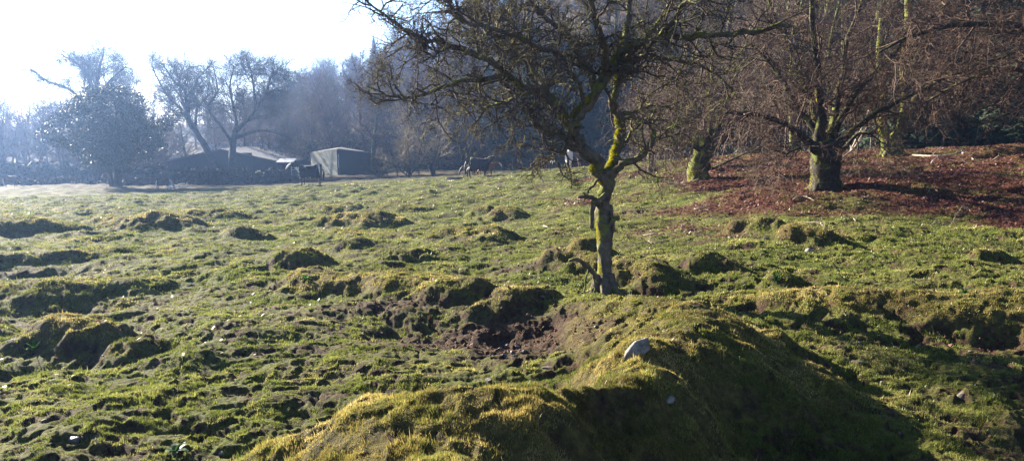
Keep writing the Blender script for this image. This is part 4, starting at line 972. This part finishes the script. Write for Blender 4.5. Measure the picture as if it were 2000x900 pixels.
# ------------------------------------------------------------------ horses
def hair(name, c): return mat_plain(name, tuple(v * .7 for v in c), c, 6, .6, 0, .3)
M['white_hair'] = hair('white_horse_hair', (.75, .70, .64)); M['cream_hair'] = hair('cream_horse_hair', (.50, .40, .30))
M['bay'] = hair('dark_bay_coat', (.060, .032, .022)); M['black_coat'] = hair('black_brown_coat', (.030, .022, .020)); M['chestnut'] = hair('chestnut_coat', (.22, .085, .035))
M['brown_coat'] = hair('brown_coat', (.10, .055, .035)); M['rug_dark'] = mat_plain('navy_rug', (.010, .010, .014), (.018, .019, .025), 9, .9)
M['rug_grey'] = mat_plain('grey_purple_rug', (.026, .021, .028), (.045, .037, .046), 9, .9); M['rug_brown'] = mat_plain('brown_rug', (.06, .04, .03), (.10, .065, .05), 9, .8)
def horse(label, loc, rz, coat, pose='stand', s=1.0, rug=None, face=None, socks=None, mane=None, chest=None, group=None, name='horse'):
    """x forward, z up, withers 1.5 m; the body is one skinned surface"""
    hx = {'stand': [(.74, 0, 1.42), (.98, 0, 1.66), (1.10, 0, 1.78), (1.30, 0, 1.62), (1.52, 0, 1.38)],
          'low': [(.80, 0, 1.32), (1.08, 0, 1.36), (1.26, 0, 1.38), (1.44, 0, 1.22), (1.58, 0, .98)],
          'out': [(.80, 0, 1.40), (1.10, 0, 1.55), (1.28, 0, 1.60), (1.47, 0, 1.45), (1.66, 0, 1.20)],
          'graze': [(.80, 0, 1.12), (1.04, 0, .80), (1.14, 0, .60), (1.20, 0, .36), (1.22, 0, .12)]}[pose]
    pts = [(-.30, 0, 1.12), (-.68, 0, 1.16), (.05, 0, 1.06), (.38, 0, 1.12), (.60, 0, 1.20)] + hx
    rad = [(.35, .40), (.31, .33), (.35, .40), (.31, .39), (.22, .30), (.15, .24), (.115, .17), (.11, .13), (.085, .11), (.062, .07)]
    ed = [(0, 1), (0, 2), (2, 3), (3, 4), (4, 5), (5, 6), (6, 7), (7, 8), (8, 9)]
    def chain(par, ps, rs):
        q = par
        for p_, r_ in zip(ps, rs): pts.append(p_); rad.append((r_, r_)); ed.append((q, len(pts) - 1)); q = len(pts) - 1
    sw = .07
    for sy, st_ in ((1, sw), (-1, -sw)):
        chain(3, [(.44, .17 * sy, .86), (.45 + st_, .16 * sy, .52), (.44 + st_, .16 * sy, .16), (.48 + st_, .16 * sy, .03)], [.125, .062, .044, .060])
        chain(1, [(-.62, .18 * sy, .86), (-.84 - st_, .16 * sy, .55), (-.78 - st_, .16 * sy, .17), (-.73 - st_, .16 * sy, .03)], [.165, .070, .046, .060])
    me = bpy.data.meshes.new('tmp'); me.from_pydata(pts, ed, []); o = bpy.data.objects.new('tmp', me); col.objects.link(o)
    md = o.modifiers.new('s', 'SKIN'); sv = me.skin_vertices[0].data
    for i, r_ in enumerate(rad): sv[i].radius = r_; sv[i].use_root = (i == 0)
    o.modifiers.new('d', 'SUBSURF').levels = 2
    dg = bpy.context.evaluated_depsgraph_get(); ev = o.evaluated_get(dg); m2 = bpy.data.meshes.new_from_object(ev); bpy.data.objects.remove(o); bpy.data.meshes.remove(me)
    m2.name = 'body'; m2.materials.clear(); m2.materials.append(M[coat]); m2.materials.append(M['white_hair'])
    m2.polygons.foreach_set('use_smooth', [True] * len(m2.polygons))
    muz = Vector(hx[4]); pol = Vector(hx[2])
    for f_ in m2.polygons:
        c = f_.center; wht = False
        if face and (c - muz).dot(pol - muz) > -0.02 and c.x > pol.x - .02 and (c - muz).length < .62 and (c.x - pol.x) * (muz.z - pol.z) - (c.z - pol.z) * (muz.x - pol.x) < -.0 : wht = True
        if chest and c.x > .58 and c.z < 1.38 and c.z > .85 and c.x < 1.05: wht = True
        if socks and c.z < .36: wht = True
        if wht: f_.material_index = 1
    # ears, mane and tail
    e = empty(name, loc, rz, label, 'horse', group); e.scale = (s, s, s)
    body = obj('body', m2, e)
    bm = bmesh.new()
    for sy in (-1, 1):
        b0 = pol + Vector((-.04, .06 * sy, .06)); d_ = (pol - muz).normalized(); vs = [bm.verts.new(b0 + v) for v in (Vector((-.03, 0, 0)), Vector((.03, -.025, 0)), Vector((.03, .025, 0)), d_ * .10 + Vector((0, 0, .10)))]
        for t_ in ((0, 1, 3), (1, 2, 3), (2, 0, 3), (0, 2, 1)): bm.faces.new([vs[i] for i in t_])
    bm_obj('ears', bm, M[coat], e)
    lines = []; mn = mane or coat; nk = [Vector((.50, 0, 1.42)), Vector(hx[0]) + Vector((-.07, 0, .20)), Vector(hx[1]) + Vector((-.08, 0, .15)), Vector(hx[2]) + Vector((-.02, 0, .12))]
    r2 = random.Random(4)
    for i in range(70):
        t = r2.random() * 2.999; a = nk[int(t)].lerp(nk[int(t) + 1], t - int(t)); sd_ = r2.choice((-1, 1))
        lines.append((0, [a, a + Vector((-.02, .09 * sd_, -.05)), a + Vector((r2.uniform(-.06, .02), .14 * sd_, -.22))], [.02, .018, .006]))
    obj('mane', tree_mesh('mane', lines, [4], M[mn]), e)
    lines = []
    for i in range(40):
        a = Vector((-.98, r2.gauss(0, .02), 1.26)); lines.append((0, [a, a + Vector((-.10, r2.gauss(0, .03), -.22)), a + Vector((-.10 + r2.gauss(0, .03), r2.gauss(0, .05), -.6)), a + Vector((-.06 + r2.gauss(0, .04), r2.gauss(0, .05), -.95))], [.03, .024, .02, .006]))
    obj('tail', tree_mesh('tail', lines, [4], M[mn]), e)
    if rug:
        nv = len(m2.vertices); co = np.empty(nv * 3); m2.vertices.foreach_get('co', co); co = co.reshape(-1, 3); no = np.array([tuple(v.normal) for v in m2.vertices])
        fs = [tuple(f_.vertices) for f_ in m2.polygons if -.93 < f_.center.x < .66 and f_.center.z > .82 and not (f_.center.x > .5 and f_.center.z > 1.42)]
        used = sorted({i for f_ in fs for i in f_}); mp = {v: i for i, v in enumerate(used)}; P0 = co[used] + no[used] * .045
        P0[:, 2] -= np.clip(1.08 - P0[:, 2], 0, .25) * .85; P0[:, 1] *= 1.08
        bm = bmesh.new(); vv = [bm.verts.new(p_) for p_ in P0]; cnt = {}
        for f_ in fs:
            try: bm.faces.new([vv[mp[i]] for i in f_])
            except ValueError: continue
        inner = {}
        for ed_ in [e_ for e_ in bm.edges if len(e_.link_faces) == 1]:     # turn the hem inwards
            q = []
            for v_ in ed_.verts:
                if v_ not in inner: inner[v_] = bm.verts.new(Vector((v_.co.x * .97, v_.co.y * .82, v_.co.z + .02)))
                q.append(inner[v_])
            try: bm.faces.new((ed_.verts[0], ed_.verts[1], q[1], q[0]))
            except ValueError: pass
        bmesh.ops.recalc_face_normals(bm, faces=bm.faces)
        bm_obj('rug', bm, M[rug], e, True)
    return e
horse('dark horse in a navy rug with white face and chest, facing left', at(604, 60), R(180 + 6), 'bay', 'out', 1.04, 'rug_dark', True, None, 'bay', True)
horse('bay horse in a grey purple rug facing right beside the pale sallow bush', at(936, 59), R(8), 'black_coat', 'out', 1.02, 'rug_grey')
horse('chestnut pony showing its head past the chest of the grey rugged horse', at(951, 63), R(15), 'chestnut', 'low', .80, None, True)
horse('small brown pony mostly hidden behind the hind legs of the grey rugged horse', at(914, 65), R(200), 'brown_coat', 'graze', .62)
horse('dark brown horse seen from behind, left of the white horse by the spruces', at(1058, 73), R(62), 'brown_coat', 'graze', .98)
horse('nearly black horse grazing in the shade before the spruces', at(1090, 75), R(30), 'black_coat', 'graze', .95)
horse('white horse seen from behind, tail towards the camera, left of the hawthorn trunk', at(1111, 70), R(84), 'white_hair', 'stand', .98, None, None, True, 'cream_hair')
horse('chestnut horse in a brown rug looking left, partly hidden by the hawthorn trunk', at(1141, 71), R(172), 'chestnut', 'low', .92, 'rug_brown', True)
horse('pale horse glimpsed in the fork right of the hawthorn trunk', at(1199, 68), R(70), 'cream_hair', 'stand', .95)
horse('dun pony grazing by the far left edge of the field', at(24, 73), R(5), 'brown_coat', 'graze', .72, None, None, None, 'cream_hair')
horse('pale pony grazing right of the big holly', at(322, 70), R(10), 'cream_hair', 'graze', .66, 'rug_brown', None, None, 'white_hair')

# ------------------------------------------------------------------ stones
M['stone'] = mat_plain('grey_field_stone', (.055, .047, .038), (.17, .145, .12), 9, .85, .8, .2, None, 8)
M['pale_stone'] = mat_plain('pale_quartz_stone', (.06, .052, .046), (.33, .305, .28), 16, .8, 1.0, .2, None, 10)
M['dark_stone'] = mat_plain('dark_wet_stone', (.03, .03, .032), (.10, .10, .10), 9, .35, .8, .5)
def rock(label, p, size, mat='stone', seed=0, rz=0, tilt=0, sink=.42, cat='stone', group=None, name='stone', sharp=0.0):
    bm = bmesh.new(); bmesh.ops.create_icosphere(bm, subdivisions=4, radius=1)
    rr_ = random.Random(seed); cuts = [(Vector((rr_.gauss(0, 1), rr_.gauss(0, 1), rr_.gauss(0, 1))).normalized(), rr_.uniform(.5, .85)) for _ in range(13)]
    for v in bm.verts:
        for n, d in cuts:
            k_ = v.co.dot(n)
            if k_ > d: v.co -= n * (k_ - d) * .95
    co = np.array([tuple(v.co) for v in bm.verts]); nn = .05 * perlin(co[:, 0] * 3 + seed, co[:, 1] * 3 + co[:, 2] * 2, seed) + .025 * perlin(co[:, 0] * 9 + seed, co[:, 2] * 9 + co[:, 1] * 7, seed + 1)
    for v, d in zip(bm.verts, nn):
        v.co *= (1 + d); kz = 1 - sharp * max(0, v.co.z * .5 + .5); v.co.x *= kz; v.co.y *= kz; v.co.x += sharp * .5 * max(0, v.co.z)
        v.co = Vector((v.co.x * size[0], v.co.y * size[1], v.co.z * size[2]))
    p = Vector((p.x, p.y, min(gz(p.x + size[0] * .7 * math.cos(a_), p.y + size[0] * .7 * math.sin(a_)) for a_ in (0, 1.57, 3.14, 4.71)) * .7 + p.z * .3))
    o = bm_obj(name, bm, M[mat], None, True); o.location = p + Vector((0, 0, size[2] * (1 - 2 * sink))); o.rotation_euler = (tilt, 0, rz)
    return tag(o, label, cat, group)
rock('large pale pointed stone set in the mossy bank below the hawthorn', hit(1245, 692), (.15, .11, .155), 'pale_stone', 3, .5, .25, .43, sharp=.5)
rock('bluish stone half buried in the shaded side of the near bank', hit(1302, 776), (.075, .05, .04), 'pale_stone', 4, .3)
rock('rounded grey stone lying on the nearest mossy mound', hit(955, 745), (.055, .045, .045), 'stone', 5)
rock('pale flaky stone at the bottom edge left of the dock leaves', hit(428, 890), (.07, .03, .03), 'pale_stone', 6, .4)
rock('flat grey stone lying in the turf in front of the near bank on the right', hit(1885, 762), (.12, .07, .055), 'stone', 7, 0, 0, .66)
rock('small flat buff stone in the grass right of the big shadow', hit(1675, 708), (.075, .05, .03), 'stone', 8)
rock('upright little brown stone standing in grass at the shadow edge', hit(1722, 752), (.03, .03, .06), 'stone', 9)
rock('smooth dark stone lying in the turf at the lower left', hit(150, 862), (.075, .05, .035), 'dark_stone', 10)
rock('flat pale stone beside the smooth dark stone at the lower left', hit(192, 848), (.07, .04, .02), 'stone', 11)
rock('flat stone slab lodged in the little turf ledge below the pollards', hit(1500, 466), (.16, .08, .05), 'stone', 12)
rock('pale stone on the mossy hummock under the red leaves', hit(1580, 493), (.12, .08, .07), 'pale_stone', 13)
rock('reddish flat stone on the crumbling lip above the mud hollow', hit(1062, 580), (.10, .07, .035), 'stone', 14)
rock('pale slab edging the near mound at the mud hollow', hit(1075, 716), (.11, .05, .025), 'stone', 15)
rock('grey boulder in the field by the tail of the grey rugged horse', at(888, 58), (.75, .5, .35), 'stone', 16, cat='boulder', name='boulder')
rock('small white stone on the turf above the nearest mound', hit(604, 772), (.028, .02, .03), 'pale_stone', 17)
rock('pale stone at the foot of the lone mossy tuft on the right', hit(1740, 516), (.06, .05, .04), 'stone', 18)
rr2 = random.Random(9)
for k in range(34):
    px, py = rr2.uniform(20, 1980), rr2.uniform(440, 880)
    if 650 < px < 1650 and py > 640: continue
    p = hit(px, py); s_ = rr2.uniform(.015, .035) * (1 + p.y / 40)
    rock('small loose stone scattered on the trampled turf', p, (s_ * 1.4, s_, s_ * .6), rr2.choice(('stone', 'stone', 'dark_stone')), 30 + k, rr2.uniform(0, 6), 0, .3, 'stone', 'small loose stones on the turf')
for k, (px, py) in enumerate(((978, 684), (990, 678), (1000, 688), (1012, 682), (1022, 690), (985, 694), (1006, 696))):
    rock('wet black stone glinting in the bottom of the mud hollow', hit(px, py), (.045, .035, .03), 'dark_stone', 80 + k, k, .3, .2, 'stone', 'wet black stones in the mud hollow')
for k, (px, py) in enumerate(((1010, 640), (1030, 620), (1085, 598), (1045, 650), (1062, 632), (985, 632), (1090, 660))):
    rock('reddish brown lump of earth in the mud hollow', hit(px, py), (.05, .04, .035), 'clod', 90 + k, k, 0, .25, 'earth lump', 'earth lumps in the mud hollow', 'earth_lump')

# ------------------------------------------------------------------ leafy weeds
M['dock'] = mat_plain('dock_leaf', (.035, .085, .03), (.075, .16, .05), 14, .45, .3, .4, .35); M['bright'] = mat_plain('bright_leaf', (.07, .20, .02), (.13, .32, .04), 14, .5, 0, .3, .45)
def leafplant(label, p, n, L, W, mat, seed, up=.6, name='dock_plant'):
    rr_ = random.Random(seed); bm = bmesh.new()
    for i in range(n):
        a = i * 2.4 + rr_.uniform(-.3, .3); l = L * rr_.uniform(.6, 1.1); e_ = up * rr_.uniform(.5, 1.3); prev = None
        dx, dy = math.cos(a), math.sin(a)
        for k_ in range(7):
            t = k_ / 6; wv = W * math.sin(math.pi * min(1, t * .92 + .06)) ** .8 * (1 + .12 * math.sin(t * 17 + i)); r_ = l * (t - .12 * t * t * (1 - e_)); z_ = l * (e_ * t - .55 * t * t * (1.2 - e_ * .5)) * 1.0
            c = Vector((dx * r_ * (1.1 - e_ * .5), dy * r_ * (1.1 - e_ * .5), max(z_, .004) + .01)); s_ = Vector((-dy, dx, 0)) * wv
            row = [bm.verts.new(c - s_ + Vector((0, 0, wv * .35))), bm.verts.new(c), bm.verts.new(c + s_ + Vector((0, 0, wv * .35)))]
            if prev:
                bm.faces.new((prev[0], prev[1], row[1], row[0])); bm.faces.new((prev[1], prev[2], row[2], row[1]))
            prev = row
    bmesh.ops.solidify(bm, geom=bm.faces[:], thickness=.0012)
    o = bm_obj(name, bm, M[mat], None, True); o.location = p - Vector((0, 0, .01)); return tag(o, label, 'plant')
leafplant('broad leaved dock with large green leaves at the bottom left of the nearest mound', hit(345, 888), 9, .15, .030, 'dock', 1, .9)
leafplant('bright green leafy weed on the left side of the dark hummock at the left', hit(68, 690), 14, .17, .022, 'bright', 2, 1.0, 'leafy_weed')
leafplant('small green weed on the hummock left of the long middle bank', hit(598, 548), 10, .16, .02, 'bright', 3, .8, 'leafy_weed')
leafplant('green nettle clump on the low mound above the right hand bank', hit(1514, 556), 16, .20, .02, 'dock', 4, 1.1, 'nettle_clump')
leafplant('low green weed behind the right hand bank, near the right edge', hit(1884, 574), 10, .16, .02, 'dock', 5, .8, 'leafy_weed')
leafplant('small pale weed in the turf at the lower right', hit(1930, 775), 7, .09, .014, 'dock', 6, .5, 'leafy_weed')

# ------------------------------------------------------------------ fallen wood
M['deadwood'] = mat_plain('bleached_dead_wood', (.20, .15, .11), (.42, .34, .26), 6, .8, .4)
def fallen(label, pp, r0, r1, seed, lift=.05, twigs=5, mat='deadwood', name='fallen_branch', group=None):
    T = Tree(seed); pts = []
    for a in pp:
        q = at(a[0], a[1]); q.z = gz(q.x, q.y) + (a[2] if len(a) > 2 else lift); pts.append(q)
    P = [dict(kids=twigs, len=.8, rel=False, rk=.6, ang=(25, 55), t0=.3, tipf=.4, n=4, gn=.1), dict(n=4, gn=.16, taper=.3, kids=3, len=.35, rel=False, rk=.6, ang=(25, 50)), dict(n=3, gn=.2, taper=.4, kids=0, len=0, rk=1)]
    T.guide(pts, r0, r1, P, 0, 1, .2, .02)
    o = obj(name, tree_mesh(name, rel(T.lines, pts[0]), [7, 5, 4], M[mat], True, .2, True), None, pts[0]); return tag(o, label, 'fallen branch', group)
fallen('long pale fallen branch running right from the roots of the twin stemmed beech', [(1782, 36.5), (1830, 35), (1878, 35)], .05, .03, 1, .08)
fallen('pale fallen branch sloping down to the right in the red leaves', [(1880, 34.5), (1915, 31.5), (1950, 29)], .05, .02, 2, .07)
fallen('pale dead branch propped against the slope between the two big beeches', [(1645, 37, .06), (1668, 38, .5), (1695, 38.5, 1.6)], .06, .02, 3, .1)
fallen('dead branches hanging down to the crest left of the twin stemmed beech', [(1660, 39, .1), (1680, 39, 1.4), (1702, 39, 3.0)], .04, .03, 4, .1)
fallen('broken forked stick in the leaves below the long pale branch', [(1818, 30), (1830, 31, .3), (1858, 31, .1)], .03, .012, 5, .05, 3)
fallen('pale log lying beside the mossy leaning pollard', [(1308, 31.5), (1332, 31.5), (1352, 31.7)], .07, .05, 6, .08, 2)
fallen('long dark bough lying on the crest right of the leaning pollard', [(1392, 35), (1430, 38, .3), (1470, 41, .5), (1498, 43, .8)], .07, .03, 7, .2, 3, 'beech')
fallen('thin stick lying on the leafy slope below the widest pollard', [(1548, 22.5), (1566, 23, .05), (1590, 22)], .02, .01, 8, .04, 2)
fallen('short pale stick on the turf left of the hawthorn', [(1062, 22.5), (1072, 21.5)], .025, .015, 9, .03, 0)
rd9 = random.Random(77)
for k in range(34):
    px, Y = rd9.uniform(1250, 1980), rd9.uniform(17, 36); a_ = rd9.uniform(-30, 30)
    fallen('short dead twig lying in the red leaves under the beeches', [(px, Y), (px + a_ * 18 / Y, Y + rd9.uniform(-.3, .3), .05), (px + 2 * a_ * 18 / Y, Y + rd9.uniform(-.5, .5))], rd9.uniform(.008, .02), .006, 200 + k, .025, 2, 'deadwood', 'fallen_twig', 'dead twigs in the red leaves')
# white rug left on the ground by the pale pony
bm = bmesh.new(); bmesh.ops.create_grid(bm, x_segments=24, y_segments=10, size=1)
for v in bm.verts: v.co = Vector((v.co.x * .95, v.co.y * .4, .12 + .10 * math.sin(v.co.x * 3 + 1) + .04 * math.sin(v.co.y * 9 + v.co.x * 7) + .22 * v.co.x ** 2))
bmesh.ops.solidify(bm, geom=bm.faces[:], thickness=.02)
tag(bm_obj('feed_sheet', bm, M['white_hair'], None, True, at(348, 69)), 'crumpled white sheet on the ground right of the grazing pale pony', 'sheet')

# ------------------------------------------------------------------ haze
bm = bmesh.new(); box(bm, -520, 520, -500, 500, -12, 82)
b = MatB('haze_air'); pv = b.n('ShaderNodeVolumePrincipled'); pv.inputs['Color'].default_value = (.30, .50, 1.0, 1); pv.inputs['Density'].default_value = .0007; pv.inputs['Anisotropy'].default_value = .74
b.l(pv.outputs[0], b.out.inputs['Volume'])
hz_ = bm_obj('haze', bm, b.m); tag(hz_, kind='stuff')
